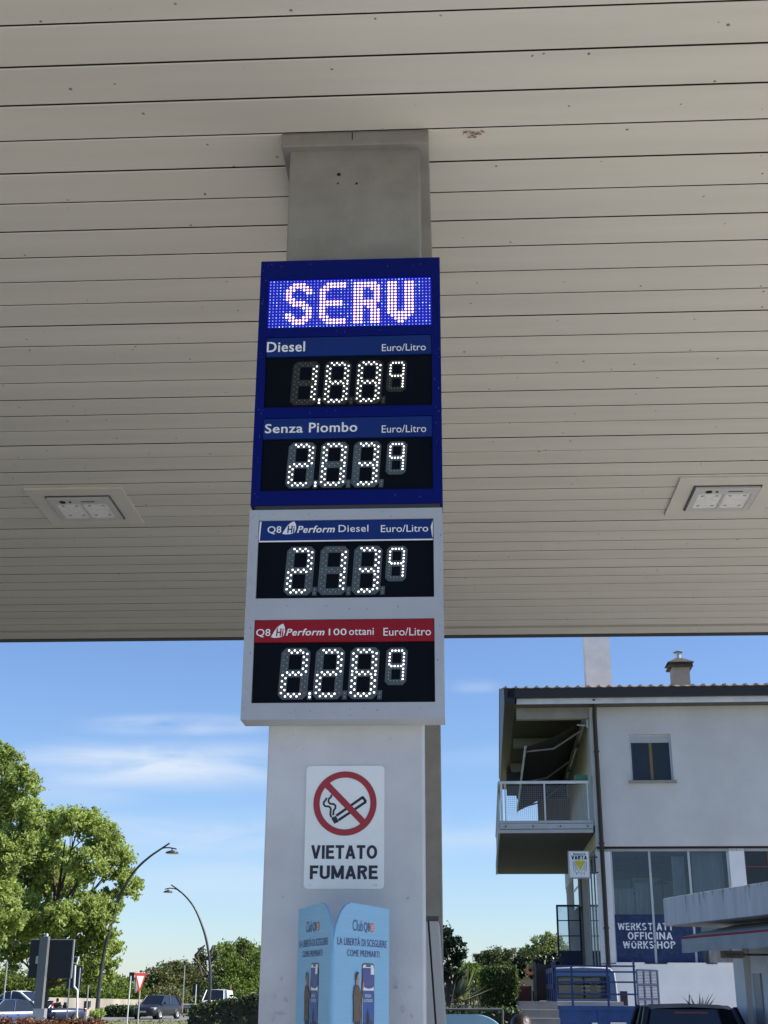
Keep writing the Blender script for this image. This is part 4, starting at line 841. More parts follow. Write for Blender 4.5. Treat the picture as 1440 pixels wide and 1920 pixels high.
b = MB(); b.box(tl.x, tr.x - .06, 20.99, 21.01, tr.z, tl.z); b.prism([(tr.x - .06, 20.99, tr.z), (tr.x + .02, 20.99, (tl.z + tr.z) / 2), (tr.x - .06, 20.99, tl.z)], (0, .02, 0)); b.build('board', mat('grey_brown_board', (0.30, 0.28, 0.25), 0.7), t)
b = MB(); hh = tl.z - tr.z; put_text(b, 'TOILETTE', Vector((0, 20.99, 0)), X, Zv, NY, tl.x + .06, tl.x + .30, tr.z + hh * .28, tr.z + hh * .70, .002, .01); put_text(b, '→', Vector((0, 20.99, 0)), X, Zv, NY, tl.x + .32, tl.x + .38, tr.z + hh * .3, tr.z + hh * .68, .002, 0); b.build('lettering', M['ink'], t)
b = MB(); b.box(tr.x - .05, tr.x + .4, 21.012, 21.03, tr.z + .04, tr.z + .07); b.build('bracket', M['dgrey'], t)
# ------------------------------------------------------------------ vehicles
M['tyre'] = mat('black_tyre', (0.012, 0.012, 0.012), 0.8); M['rim'] = mat('silver_rim', (0.45, 0.46, 0.48), 0.3, 0.6)
M['cgl'] = mat('car_window_glass', (0.010, 0.013, 0.017), 0.04, 0, 0.2, spec=0.9); M['hl'] = mat('clear_headlight', (0.6, 0.62, 0.65), 0.1, 0, 0.1, spec=0.8); M['tl'] = mat('red_tail_light', (0.25, 0.01, 0.01), 0.2)
M['plt'] = mat('white_number_plate', (0.6, 0.6, 0.6), 0.5); M['trim'] = mat('black_trim', (0.014, 0.014, 0.016), 0.5)
def paint(n, c, r=.3): return mat(n, c, r, 0, 0.04, 2, spec=0.45)
def wheel(t, x, y, r=.31, s=1):
    b = MB(); b.lathe([(r * .62, -.10), (r, -.09), (r, .09), (r * .62, .10)], (x, y, r), 20, axis='x'); w = b.build('wheel', M['tyre'], t, True)
    b = MB(); b.lathe([(0, s * .085), (r * .2, s * .10), (r * .62, s * .085), (r * .64, s * .10)], (x, y, r), 10, axis='x'); b.build('rim', M['rim'], w, True)
def car(name, label, cat, loc, rz, pm, kind='hatch', group=None, k=1.0):
    t = thing(name, label, cat, loc, rz, group)
    Lh, W_, H = {'hatch': (2.0, .86, 1.47), 'coupe': (2.05, .88, 1.46), 'open': (2.0, .85, 1.3), 'van': (2.15, .90, 1.85)}[kind]
    bz = {'hatch': .92, 'coupe': .90, 'open': .84, 'van': 1.08}[kind]
    wb, wt, rt, rb = {'hatch': (1.05, .35, -1.35, -1.82), 'coupe': (1.0, .25, -.75, -1.75), 'open': (.95, .40, -.2, -.5), 'van': (1.35, .75, -2.05, -2.13)}[kind]
    st = [(Lh, .70, .30, .58), (Lh - .06, .84, .22, .68), (Lh - .30, .96, .20, .76), (wb + .1, 1.0, .20, bz - .02), (wb - .4, 1.0, .20, bz), (rb + .3, 1.0, .2, bz + .02), (-Lh + .22, .98, .22, bz + .02), (-Lh + .06, .93, .26, bz - .05), (-Lh, .84, .34, .62)]
    vs = []; sec = None
    for y, w, z0, z1 in st:
        w *= W_; half = [(0, z0), (w * .86, z0), (w * .97, z0 + .12), (w, z0 + (z1 - z0) * .55), (w * .96, z1 - .09), (w * .86, z1 - .01), (w * .5, z1 + .015), (0, z1 + .025)]
        full = half + [(-a, c) for a, c in half[-2:0:-1]]; sec = len(full); vs += [(a, y, c) for a, c in full]
    b = MB(); b.add(vs, [(i * sec + j, i * sec + (j + 1) % sec, (i + 1) * sec + (j + 1) % sec, (i + 1) * sec + j) for i in range(len(st) - 1) for j in range(sec)], 0, True)
    b.add(vs[:sec], [tuple(range(sec))[::-1]]); b.add(vs[-sec:], [tuple(range(sec))]); body = b.build('body', pm, t, True)
    b = MB()
    for s in (-1, 1):
        for y in (Lh - .78, -Lh + .72): b.lathe([(0, s * .0), (.365, s * .0), (.365, s * .012), (0, s * .012)], (s * (W_ * .985), y, .31), 20, axis='x')
    b.build('wheel_arch', M['trim'], body, True)
    for s in (-1, 1):
        for y in (Lh - .78, -Lh + .72): wheel(t, s * (W_ - .08), y, .31, s)
    wB, wT = W_ * .92, W_ * .74
    b = MB(); Z0 = bz - .03; ZT = H
    if kind == 'open':
        b.add([(-wB, wb, Z0), (wB, wb, Z0), (wT, wt, ZT), (-wT, wt, ZT)], [(0, 1, 2, 3)]); b.build('windscreen', M['cgl'], t, True)
        b = MB(); b.tube([(-wB, wb, Z0), (-wT, wt, ZT), (wT, wt, ZT), (wB, wb, Z0)], .035, 6); b.build('windscreen_frame', M['trim'], t, True)
        b = MB(); b.box(-.62, .62, -1.2, .6, bz - .05, bz + .045); b.build('cabin', M['trim'], t, True)
        for s in (-1, 1):
            b = MB(); b.box(s * .35 - .22, s * .35 + .22, -.75, -.6, bz, bz + .25); b.box(s * .35 - .13, s * .35 + .13, -.73, -.62, bz + .25, bz + .40); b.build('seat', M['trim'], t, True, .03)
    else:
        P = [(wb, Z0), (wt, ZT - .03), ((wt * 2 + rt) / 3, ZT), ((wt + 2 * rt) / 3, ZT), (rt, ZT - .05), (rb, Z0)]
        wd = [wB, wT, wT, wT, wT, wB]
        L = [(-w, y, z) for (y, z), w in zip(P, wd)]; Rr = [(w, y, z) for (y, z), w in zip(P, wd)]
        b.add(L + Rr, [(0, 6, 7, 1), (4, 10, 11, 5)]); b.add(L, [(0, 1, 2, 3, 4, 5)]); b.add(Rr, [(5, 4, 3, 2, 1, 0)]); b.build('windows', M['cgl'], t, True)
        b = MB()
        rv = []
        for (y, z), w in zip(P[1:5], wd[1:5]): rv += [(-w - .015, y, z - .02), (-w * .8, y, z + .012), (0, y, z + .03), (w * .8, y, z + .012), (w + .015, y, z - .02)]
        b.add(rv, [(i * 5 + j, i * 5 + j + 1, (i + 1) * 5 + j + 1, (i + 1) * 5 + j) for i in range(3) for j in range(4)], 0, True)
        for A in (L, Rr):
            s = -1 if A is L else 1; off = Vector((s * .012, 0, 0))
            for i, j, r in ((0, 1, .045), (4, 5, .06)): b.tube([Vector(A[i]) + off, Vector(A[j]) + off], r, 6)
            m0 = Vector((s * (wB + .004), (wb + rb) / 2 + .1, Z0)); m1 = Vector((s * (wT + .004), (wt + rt) / 2 + .1, ZT - .02)); b.tube([m0, m1], .035, 6)
        if kind == 'van':
            for s in (-1, 1): b.prism([(s * (wB + .02), -.2, Z0), (s * (wT + .03), -.2, ZT - .05), (s * (wT + .03), rt, ZT - .06), (s * (wB + .02), rb, Z0)], (-s * .02, 0, 0))
        b.build('roof', pm, t, True)
    for s in (-1, 1):
        b = MB(); b.tube([(s * (W_ * .93), wb - .25, bz + .03), (s * (W_ + .10), wb - .22, bz + .08)], .02, 6); b.lathe([(0, -.05), (.07, -.04), (.09, 0), (.07, .03), (0, .04)], (s * (W_ + .11), wb - .22, bz + .09), 10, axis='y'); b.build('mirror', M['trim'], t, True)
        b = MB(); b.prism([(s * .48, Lh - .035, .58), (s * .80, Lh - .22, .60), (s * .82, Lh - .30, .74), (s * .50, Lh - .12, .71)], (0, .03, 0)); b.build('headlight', M['hl'], t, True)
        b = MB(); b.box(s * .70 - .11, s * .70 + .11, -Lh - .01, -Lh + .12, .66, .86); b.build('tail_light', M['tl'], t, True, .02)
    MB().box(-.45, .45, Lh - .0, Lh + .012, .34, .50).build('grille', M['trim'], t, True)
    MB().box(-.24, .24, Lh + .012, Lh + .022, .42, .52).build('number_plate', M['plt'], t, True)
    MB().box(-.24, .24, -Lh - .02, -Lh - .008, .42, .53).build('number_plate', M['plt'], t, True)
    if k != 1: t.scale = (k, k, k)
    return t
GZ = -.11
car('parked_car', 'dark navy hatchback seen from behind beside the blue truck', 'car', (3.62, 22.2, 0), math.radians(-3), paint('dark_navy_car_paint', (0.012, 0.014, 0.022)), 'hatch', k=1.0)
t = bpy.data.objects['parked_car']
MB().box(-.25, .25, -1.40, -1.37, 1.36, 1.385).build('brake_light', M['tl'], t, True)
b = MB(); b.tube([(0, -1.2, 1.48), (0, -1.32, 1.62)], .008, 5); b.build('antenna', M['trim'], t, True)
hb = atz(291, 1909, GZ)
car('driving_car', 'black hatchback driving on the road past the yield sign', 'car', (-21.85, 99, GZ), math.radians(180 - 15), paint('black_car_paint', (0.018, 0.020, 0.024)), 'hatch', k=1.1)
car('delivery_van', 'small white van driving in front of the green trees', 'van', (at(407, 1870, 118).x, 118, -.1), math.radians(180 - 3), paint('white_van_paint', (0.68, 0.69, 0.70)), 'van', k=1.12)
car('open_car', 'dark blue convertible with open roof beside the red tipped shrubs', 'car', (at(99, 1890, 88).x, 88, -.2), math.radians(180 - 42), paint('dark_blue_car_paint', (0.02, 0.035, 0.09)), 'open', k=1.02)
car('waiting_car', 'blue hatchback cut off by the left edge of the photo', 'car', (at(4, 1890, 74).x, 74, -.2), math.radians(180 - 40), paint('blue_car_paint', (0.05, 0.085, 0.19)), 'hatch', k=1.0)
car('white_car', 'white rounded coupe behind the blue hatchback', 'car', (at(30, 1876, 96).x, 96, -.08), math.radians(70), paint('white_car_paint', (0.70, 0.71, 0.72)), 'coupe', k=1.25)
# driver of the open car
dr_ = at(106, 1886, 88.1)
person('person in a dark top driving the open blue convertible', (dr_.x, 88.2, -.32), 1.62)

# blue stake truck
M['tblue'] = mat('worn_blue_truck_paint', (0.012, 0.055, 0.20), 0.45, 0, 0.25, 3); M['tcab'] = paint('pale_blue_cab_paint', (0.07, 0.13, 0.24), .3); M['tdark'] = mat('dark_navy_steel', (0.008, 0.018, 0.055), 0.5)
tx0, tx1 = at(1042, 1900, 30).x, at(1196, 1900, 30).x; tc_ = (tx0 + tx1) / 2; hw = (tx1 - tx0) / 2
t = thing('stake_truck', 'small blue stake bed truck seen from behind with a pale cab', 'truck', (tc_, 30, -.1))
def T(n, m, boxes, par=None, bevel=0):
    b = MB()
    for q in boxes: b.box(*q)
    return b.build(n, m, par or t, True, bevel)
ztp, zg = 2.32, 1.50
T('bed', M['tblue'], [(-hw, hw, 0.0, 2.6, .72, .84), (-.35, -.25, .3, 4.2, .45, .72), (.25, .35, .3, 4.2, .45, .72)])
T('tailgate', M['tblue'], [(-hw, hw, -.03, .02, .84, zg), (-hw, hw, -.06, -.03, zg - .09, zg), (-hw, hw, -.06, -.03, .84, .92), (-hw, -hw + .09, -.06, -.03, .92, zg - .09), (hw - .09, hw, -.06, -.03, .92, zg - .09), (.02, .10, -.05, -.03, .92, zg - .09)])
bars = []
for x in (-hw + .02, -hw + .38, .27, hw - .03): bars.append((x - .022, x + .022, -.02, .02, zg, ztp + (.14 if abs(x) > hw - .1 else 0)))
for z in (1.74, 1.99, 2.20, ztp): bars.append((-hw, hw, -.035, -.021, z - .018, z + .018))
T('stake_rack', mat('navy_truck_rail', (0.010, 0.035, 0.14), 0.45), bars)
for s in (-1,):
    q = [(s * hw - .02, s * hw + .02, .05, 2.5, z - .05, z + .05) for z in (1.56, 1.90, 2.24)] + [(s * hw - .025, s * hw + .025, y - .05, y + .05, .84, 2.28) for y in (.1, .7, 1.3, 1.9, 2.45)] + [(s * hw - .012, s * hw + .012, .05, 2.5, .84, 1.5), (s * hw - .006, s * hw + .006, .1, 2.45, 1.5, 2.2)]
    T('side_board', M['tblue'], q)
# right side rack swung outwards
rk = MB(); o0 = Vector((hw + .03, .05, 0)); dr2 = Vector((math.cos(math.radians(52)), math.sin(math.radians(52)), 0)); wid = .95; nn = Vector((-dr2.y, dr2.x, 0)) * .02
def rp_(a0, a1, z0, z1, o=0, th=1.0): rk.prism([o0 + dr2 * a0 + nn * o + Zv * z0, o0 + dr2 * a1 + nn * o + Zv * z0, o0 + dr2 * a1 + nn * o + Zv * z1, o0 + dr2 * a0 + nn * o + Zv * z1], nn * th)
for a in (0, .30, .60, .90): rp_(a, a + .055, 1.35, 2.26)
for z in (1.35, 1.62, 1.92, 2.22): rp_(.055, .90, z, z + .045, .2)
for i in range(28): rp_(.055, .90, 1.38 + i * .031, 1.38 + i * .031 + .016, 1.2, .5)
rk.build('swung_rack', M['tdark'], t, True)
cw, cy0 = .80, 2.75; cz0, cz1 = .55, 2.36
def ring2(y, w, z0, z1, r=.16):
    return [(w, y, z0), (w, y, z1 - .55), (w * .955, y, z1 - r), (w * .86, y, z1 - .03), (0, y, z1), (-w * .86, y, z1 - .03), (-w * .955, y, z1 - r), (-w, y, z1 - .55), (-w, y, z0)]
b = MB(); R_ = [ring2(cy0, cw * .98, cz0, cz1 - .02), ring2(cy0 + .06, cw, cz0, cz1), ring2(cy0 + 1.0, cw, cz0, cz1), ring2(cy0 + 1.55, cw * .97, cz0, cz1 - .6), ring2(cy0 + 1.75, cw * .93, cz0, cz1 - .95)]
n = 9; vs = [p for r in R_ for p in r]
b.add(vs, [(i * n + j, i * n + j + 1, (i + 1) * n + j + 1, (i + 1) * n + j) for i in range(4) for j in range(8)], 0, True)
wz0, wz1, ww = 1.66, 2.12, .60
rr_ = R_[0]; b.add(rr_, [])
b.box(-cw * .97, -ww, cy0 - .004, cy0 + .01, cz0, wz1); b.box(ww, cw * .97, cy0 - .004, cy0 + .01, cz0, wz1); b.box(-ww, ww, cy0 - .004, cy0 + .01, cz0, wz0)
b.prism([(-cw * .97, cy0 - .004, wz1), (cw * .97, cy0 - .004, wz1), (cw * .93, cy0 - .004, cz1 - .17), (cw * .84, cy0 - .004, cz1 - .05), (0, cy0 - .004, cz1 - .03), (-cw * .84, cy0 - .004, cz1 - .05), (-cw * .93, cy0 - .004, cz1 - .17)], (0, .014, 0))
b.add(R_[4], [tuple(range(9))]); cab = b.build('cab', M['tcab'], t, True)
T('rear_window', M['gl'], [(-ww, ww, cy0 - .002, cy0 + .002, wz0, wz1)], cab); T('window_seal', M['trim'], [(-ww - .03, ww + .03, cy0 - .012, cy0 - .005, wz1, wz1 + .025), (-ww - .03, ww + .03, cy0 - .012, cy0 - .005, wz0 - .025, wz0), (-ww - .03, -ww, cy0 - .012, cy0 - .005, wz0, wz1), (ww, ww + .03, cy0 - .012, cy0 - .005, wz0, wz1)], cab)
for x in (.08, .45):
    b = MB(); b.prism([(x - .15, cy0 + .3, 1.2), (x + .15, cy0 + .3, 1.2), (x + .14, cy0 + .3, 1.95), (x + .08, cy0 + .3, 2.03), (x - .08, cy0 + .3, 2.03), (x - .14, cy0 + .3, 1.95)], (0, .1, 0)); b.build('seat', M['trim'], cab, True)
b = MB(); b.tube([(-cw * .90, cy0 - .02, cz1 - .10), (-cw * .80, cy0 - .02, cz1 - .035), (0, cy0 - .02, cz1 - .01), (cw * .80, cy0 - .02, cz1 - .035), (cw * .93, cy0 - .02, cz1 - .14), (cw * .965, cy0 - .02, cz1 - .4), (cw * 1.0, cy0 - .02, cz0 + .9)], .016, 6); b.build('sunlit_edge', M['rail'], cab, True)  # pale tube added to paint the sun-lit edge of the cab
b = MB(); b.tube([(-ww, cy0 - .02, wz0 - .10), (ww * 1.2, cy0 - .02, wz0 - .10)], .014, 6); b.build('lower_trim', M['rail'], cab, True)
T('seat_stripe', M['plt'], [(x - .10, x + .10, cy0 + .294, cy0 + .299, z, z + .04) for x in (.08, .45) for z in (1.72, 1.81, 1.90)], cab)
T('windscreen', M['hl'], [(-.6, .6, cy0 + 1.1, cy0 + 1.11, 1.55, 2.1)], cab)
for s in (-1, 1):
    b = MB(); b.tube([(s * cw, cy0 + 1.1, 1.7), (s * (cw + .28), cy0 + 1.1, 1.75)], .015, 6); b.box(s * (cw + .28) - .09, s * (cw + .28) + .09, cy0 + 1.06, cy0 + 1.13, 1.48, 1.82); b.build('mirror', M['trim'], t, True, .015)
    wheel(t, s * .72, .9, .33, s); wheel(t, s * .72, 3.6, .33, s)
    T('tail_light', M['tl'], [(s * .68 - .09, s * .68 + .09, -.08, -.03, .60, .72)])
T('number_plate', M['plt'], [(.28, .62, -.068, -.061, 1.02, 1.17)]); T('latch', M['plt'], [(-.12, 0.0, -.075, -.051, 1.05, 1.16)]); T('reflector_plate', mat('faded_yellow_plate', (0.35, 0.30, 0.12), 0.6), [(-.6, -.42, -.068, -.061, 1.02, 1.10)])

# ------------------------------------------------------------------ vegetation
M['bark'] = mat('grey_brown_bark', (0.075, 0.06, 0.048), 0.9, 0, 0.35, 8, 0.5, 20, stretch=(1, 1, .3))
LF = dict(plane=leaf('fresh_green_leaf', (0.10, 0.155, 0.04), (0.52, 0.62, 0.18), .6, ns=.45), dark=leaf('dark_glossy_leaf', (0.006, 0.014, 0.006), (0.025, 0.05, 0.018), .15, .35),
          olive=leaf('olive_leaf', (0.04, 0.055, 0.015), (0.19, 0.20, 0.065), .35, ns=.25), mid=leaf('mid_green_leaf', (0.035, 0.065, 0.012), (0.22, 0.31, 0.05), .42, ns=.3), pine=leaf('pine_needle', (0.03, 0.045, 0.012), (0.13, 0.16, 0.045), .2, ns=.2),
          pale=leaf('pale_green_leaf', (0.10, 0.14, 0.04), (0.32, 0.38, 0.13), .45), red=leaf('red_tip_leaf', (0.04, 0.055, 0.014), (0.32, 0.10, 0.055), .3, ns=1.5), agave=leaf('blue_green_blade', (0.02, 0.035, 0.03), (0.06, 0.09, 0.075), .1), hedge=leaf('hedge_leaf', (0.012, 0.026, 0.007), (0.065, 0.105, 0.022), .2, ns=.8), lawn=leaf('clipped_leaf', (0.03, 0.055, 0.008), (0.10, 0.15, 0.025), .2, ns=2.0), far=leaf('hazed_far_leaf', (0.03, 0.05, 0.035), (0.07, 0.10, 0.06), .3, ns=.05))  # far leaf: bluish haze of distance mixed into its colour
def leaves(pts, size, asp=.55):
    pts = np.asarray(pts); n = len(pts)
    a = rng.normal(size=(n, 3)); a /= np.linalg.norm(a, axis=1)[:, None]
    b = np.cross(a, rng.normal(size=(n, 3))); b /= np.linalg.norm(b, axis=1)[:, None]
    s = size * rng.uniform(.6, 1.3, (n, 1)); c = np.cross(a, b) * s * .18
    v = np.stack([pts - a * s * .5, pts + b * s * asp * .5 + c, pts + a * s * .5, pts - b * s * asp * .5 + c], 1).reshape(-1, 3)
    f = np.arange(n * 4).reshape(-1, 4); return v, f
def leaf_obj(name, pts, size, m, par, asp=.55):
    v, f = leaves(pts, size, asp)
    if par is not None: v = v - np.array(ROOT[top(par).name].translation)
    me = bpy.data.meshes.new(name); me.from_pydata(v.tolist(), [], f.tolist()); me.materials.append(m); me.update()
    o = bpy.data.objects.new(name, me); COL.objects.link(o)
    if par is not None: o.parent = par
    return o
def blob_pts(blobs, n, clump=.22, per=26):
    vol = np.array([b[3] * b[4] * b[5] for b in blobs]) ** .8; vol /= vol.sum(); out_ = []
    for b, w in zip(blobs, vol):
        nc = max(3, int(n * w / per)); d = rng.normal(size=(nc, 3)); d /= np.linalg.norm(d, axis=1)[:, None]
        r = rng.uniform(.25, 1, (nc, 1)) ** .45; c = d * r * np.array(b[3:6]) * rng.uniform(.82, 1.2, (nc, 1)) + np.array(b[:3])
        k = max(4, int(n * w / nc)); cs = clump * (b[3] * b[4] * b[5]) ** (1 / 3) * rng.uniform(.6, 1.3, (nc, 1, 1))
        g = rng.normal(size=(nc, k, 3)) * cs * np.array([1, 1, .72]); out_.append((c[:, None] + g).reshape(-1, 3))
    return np.concatenate(out_)
def bl_(px, py, rx, ry, Y, dy=0, ryy=None):
    p = at(px, py, Y + dy); s = Y / 2547 * 1.0; return (p.x, p.y, p.z, rx * s, (ryy or rx) * s, ry * s * .93)
def tree(name, label, base, blobs, n, size, lm, tr=.3, group=None, cat='tree', clump=.22, limbs=True, fork=.35, per=26):
    base = Vector(base); t = thing(name, label, cat, base, 0, group)
    leaf_obj('crown', blob_pts(blobs, n, clump, per), size, LF[lm], t)
    b = MB(); topz = max(q[2] for q in blobs); cxm = np.mean([q[0] for q in blobs]); cym = np.mean([q[1] for q in blobs])
    h = topz - base.z; tp = Vector((base.x * .6 + cxm * .4, base.y * .6 + cym * .4, base.z + h * .9)); md = base.lerp(tp, .5) + Vector((random.uniform(-.03, .03) * h, 0, 0))
    b.tube([base, base.lerp(md, .5), md, tp], [tr, tr * .8, tr * .55, tr * .12], 8)
    if limbs:
        for q in blobs:
            e = Vector(q[:3]); f = min(.75, max(fork * .5, (e.z - base.z) / h * .6)); s0 = base.lerp(tp, f); m_ = s0.lerp(e, .5) + Vector((0, 0, .06 * h * random.uniform(-.3, .6)))
            b.tube([s0, m_, e], [tr * .42, tr * .26, tr * .08], 6)
            for _ in range(3):
                e2 = e + Vector((q[3] * random.uniform(-.8, .8), q[4] * random.uniform(-.8, .8), q[5] * random.uniform(-.2, .8))); b.tube([m_.lerp(e, random.uniform(.1, .8)), e2], [tr * .14, tr * .03], 5)
    b.build('trunk', M['bark'], t); return t
def bush(name, label, blobs, n, size, lm, base=None, group=None, cat='bush', per=22, clump=.25):
    c = blobs[0]; base = base or (c[0], c[1], GZ); t = thing(name, label, cat, base, 0, group)
    leaf_obj('foliage', blob_pts(blobs, n, clump, per), size, LF[lm], t)
    b = MB()
    for q in blobs:
        for _ in range(3): b.tube([(q[0] + random.uniform(-.2, .2) * q[3], q[1], base[2]), (q[0] + random.uniform(-.6, .6) * q[3], q[1] + random.uniform(-.4, .4) * q[4], q[2] + .6 * q[5])], [.06, .015], 5)
    b.build('stems', M['bark'], t); return t
def hedge(name, label, x0, x1, y0, y1, z0, z1, n, size, lm, slope=0):
    c = Vector(((x0 + x1) / 2, (y0 + y1) / 2, z0)); t = thing(name, label, 'hedge', c, 0)
    nrm = rng.integers(0, 5, n); p = np.stack([rng.uniform(x0, x1, n), rng.uniform(y0, y1, n), rng.uniform(z0, z1, n)], 1); e = rng.normal(0, size * .35, n)
    p[nrm == 0, 1] = y0 + e[nrm == 0]; p[nrm == 1, 0] = x0 + e[nrm == 1]; p[nrm == 2, 0] = x1 + e[nrm == 2]; p[(nrm == 3) | (nrm == 4), 2] = z1 + e[(nrm == 3) | (nrm == 4)]
    p[:, 2] += slope * (p[:, 0] - x0) * (p[:, 2] - z0) / (z1 - z0); leaf_obj('foliage', p, size, LF[lm], t); i = size * .5
    MB().prism([(x0 + i, y0 + i, z0), (x1 - i, y0 + i, z0), (x1 - i, y0 + i, z1 - i + slope * (x1 - x0)), (x0 + i, y0 + i, z1 - i)], (0, y1 - y0 - 2 * i, 0)).build('inner_branches', M['bark'], t); return t
TY = 86
tg = 'tall broad trees behind the road signs'
tb = at(80, 1880, TY); tb.z = GZ
tree('plane_tree', 'tall broad tree left of the street lamp with limbs showing through its crown', tb, [bl_(*q) for q in (
    (150, 1540, 48, 30, TY, 0), (95, 1545, 45, 35, TY, 2), (190, 1570, 38, 40, TY, -1), (215, 1620, 36, 38, TY, 1), (237, 1665, 30, 30, TY, 0), (165, 1620, 40, 35, TY, -2), (105, 1610, 40, 40, TY, 3), (60, 1600, 42, 45, TY, -1),
    (205, 1690, 30, 26, TY, 2), (170, 1710, 46, 36, TY, -2), (120, 1725, 42, 34, TY, -3), (185, 1760, 36, 34, TY, -1), (205, 1790, 25, 32, TY, 0), (150, 1790, 42, 34, TY, -1), (95, 1780, 38, 34, TY, 1), (40, 1720, 48, 50, TY, -2), (50, 1650, 45, 40, TY, 0), (88, 1655, 30, 30, TY, 3), (120, 1665, 34, 26, TY, 2), (75, 1690, 26, 22, TY, 3), (185, 1830, 30, 22, TY, 0), (30, 1790, 38, 26, TY, 1), (130, 1830, 36, 20, TY, 2))], 40000, .30, 'plane', .30, tg, clump=.165, per=34)
tb2 = at(-30, 1880, TY - 6); tb2.z = GZ
tree('plane_tree', 'taller tree rising at the left edge of the photo', tb2, [bl_(*q) for q in (
    (5, 1430, 38, 34, TY - 6, 0), (-30, 1420, 46, 44, TY - 6, 1), (40, 1470, 34, 36, TY - 6, -1), (55, 1520, 28, 32, TY - 6, -2), (0, 1510, 48, 48, TY - 6, 0), (-40, 1540, 50, 60, TY - 6, 2), (20, 1580, 40, 45, TY - 6, -2), (-10, 1650, 44, 48, TY - 6, -1), (-40, 1740, 50, 50, TY - 6, 0), (10, 1720, 34, 34, TY - 6, -2))], 25000, .30, 'plane', .30, tg, clump=.165, per=34)
# roadside growth and tree line
gb_ = 'shrubs and trees growing along the far side of the road'
bush('roadside_bush', 'olive bushes right of the yield sign behind the black hatchback', [bl_(*q) for q in ((300, 1845, 36, 30, 128), (325, 1830, 26, 28, 128, 3), (270, 1862, 26, 18, 128), (345, 1840, 26, 36, 128, 2), (310, 1870, 40, 16, 126), (335, 1818, 12, 16, 129))], 15000, .3, 'olive', group=gb_)
bush('roadside_bush', 'low green bushes under the tall tree by the near street lamp', [bl_(*q) for q in ((215, 1855, 30, 16, 122), (245, 1860, 28, 14, 124), (190, 1864, 40, 14, 120), (150, 1862, 40, 16, 120), (230, 1845, 14, 14, 126))], 9000, .28, 'mid', group=gb_)
bush('roadside_bush', 'low bushes behind the dark sign panels', [bl_(*q) for q in ((60, 1850, 40, 22, 118), (10, 1845, 40, 30, 118), (105, 1858, 36, 16, 118), (-30, 1850, 40, 30, 118))], 8000, .3, 'mid', group=gb_)
vt = at(385, 1880, 134); vt.z = GZ
t = tree('ivy_tree', 'dead tree wrapped in dark ivy behind the far street lamp', vt, [bl_(*q) for q in ((380, 1790, 10, 18, 134), (375, 1820, 15, 26, 134), (385, 1850, 22, 26, 134), (371, 1800, 6, 16, 134), (400, 1795, 7, 12, 134))], 3500, .26, 'hedge', .25, gb_, clump=.3)
b = MB(); b.tube([at(390, 1800, 134), at(396, 1785, 134), at(400, 1772, 134)], [.25, .2, .06], 6); b.tube([at(378, 1830, 133), at(368, 1790, 133), at(384, 1772, 133)], [.2, .2, .08], 6); b.tube([at(376, 1850, 132.5), at(358, 1833, 132.5)], [.1, .07], 6); b.tube([at(386, 1824, 132.5), at(368, 1800, 132.5)], [.08, .05], 5); b.build('bare_branch', M['bark'], t)
vt = at(440, 1890, 140); vt.z = GZ
tree('roadside_tree', 'bright green tree directly left of the near column', vt, [bl_(*q) for q in ((420, 1785, 24, 20, 140), (445, 1790, 30, 26, 140, 2), (470, 1805, 30, 34, 140, 3), (430, 1815, 34, 26, 138), (465, 1840, 36, 30, 138), (425, 1850, 34, 28, 137), (455, 1775, 16, 14, 142), (490, 1820, 30, 40, 140), (445, 1870, 50, 16, 136), (510, 1840, 30, 40, 140))], 20000, .32, 'mid', .3, gb_, clump=.2)
bush('roadside_bush', 'dry pale twigs and bush top above the bright green tree', [bl_(*q) for q in ((460, 1785, 20, 20, 150), (478, 1795, 16, 20, 150))], 1600, .26, 'olive', group=gb_)
bush('roadside_bush', 'dark bushes around the white van', [bl_(*q) for q in ((370, 1868, 36, 18, 130), (405, 1865, 30, 22, 131), (345, 1878, 30, 12, 128), (355, 1850, 22, 24, 131))], 8000, .28, 'hedge', group=gb_)
p = []; 
for i in range(90):
    x = -190 + i * 3.2; h = 4.6 + .7 * math.sin(i * .7) + random.uniform(-.5, .9); p.append((x, 300 + random.uniform(-8, 8), h * .42, 3.2, 3.2, h * .6))
tag(leaf_obj('far_wood', blob_pts(p, 26000, .3, 40), 1.0, LF['far'], None), kind='stuff')
# right hand garden
bt = at(838, 1890, 27); bt.z = 0
tree('citrus_tree', 'dark leafed small tree at the right edge of the farther column', bt, [bl_(*q) for q in ((838, 1760, 20, 26, 27), (855, 1778, 20, 22, 27), (835, 1800, 30, 30, 27), (862, 1800, 12, 16, 27), (820, 1770, 30, 40, 27.5), (845, 1825, 22, 18, 27))], 2600, .105, 'dark', .06, clump=.2)
vt = at(935, 1880, 120); vt.z = GZ
tree('umbrella_pine', 'wide domed pine far behind the clipped hedge', vt, [bl_(*q) for q in ((905, 1805, 24, 20, 120), (935, 1797, 32, 18, 120), (965, 1798, 34, 18, 120, 2), (990, 1806, 26, 18, 120), (920, 1822, 36, 20, 119), (960, 1822, 40, 20, 119), (1000, 1822, 24, 16, 121))], 15000, .24, 'pine', .4, clump=.16, per=60)
vt = at(1025, 1880, 96); vt.z = GZ
tree('garden_tree', 'pale sunlit tree left of the workshop side door', vt, [bl_(*q) for q in ((1010, 1768, 18, 16, 96), (1030, 1760, 20, 14, 96), (1020, 1785, 30, 18, 96), (1045, 1778, 20, 20, 96), (995, 1785, 14, 12, 96), (1040, 1800, 28, 18, 96), (1055, 1800, 20, 30, 97))], 6500, .2, 'pale', .2, clump=.2)
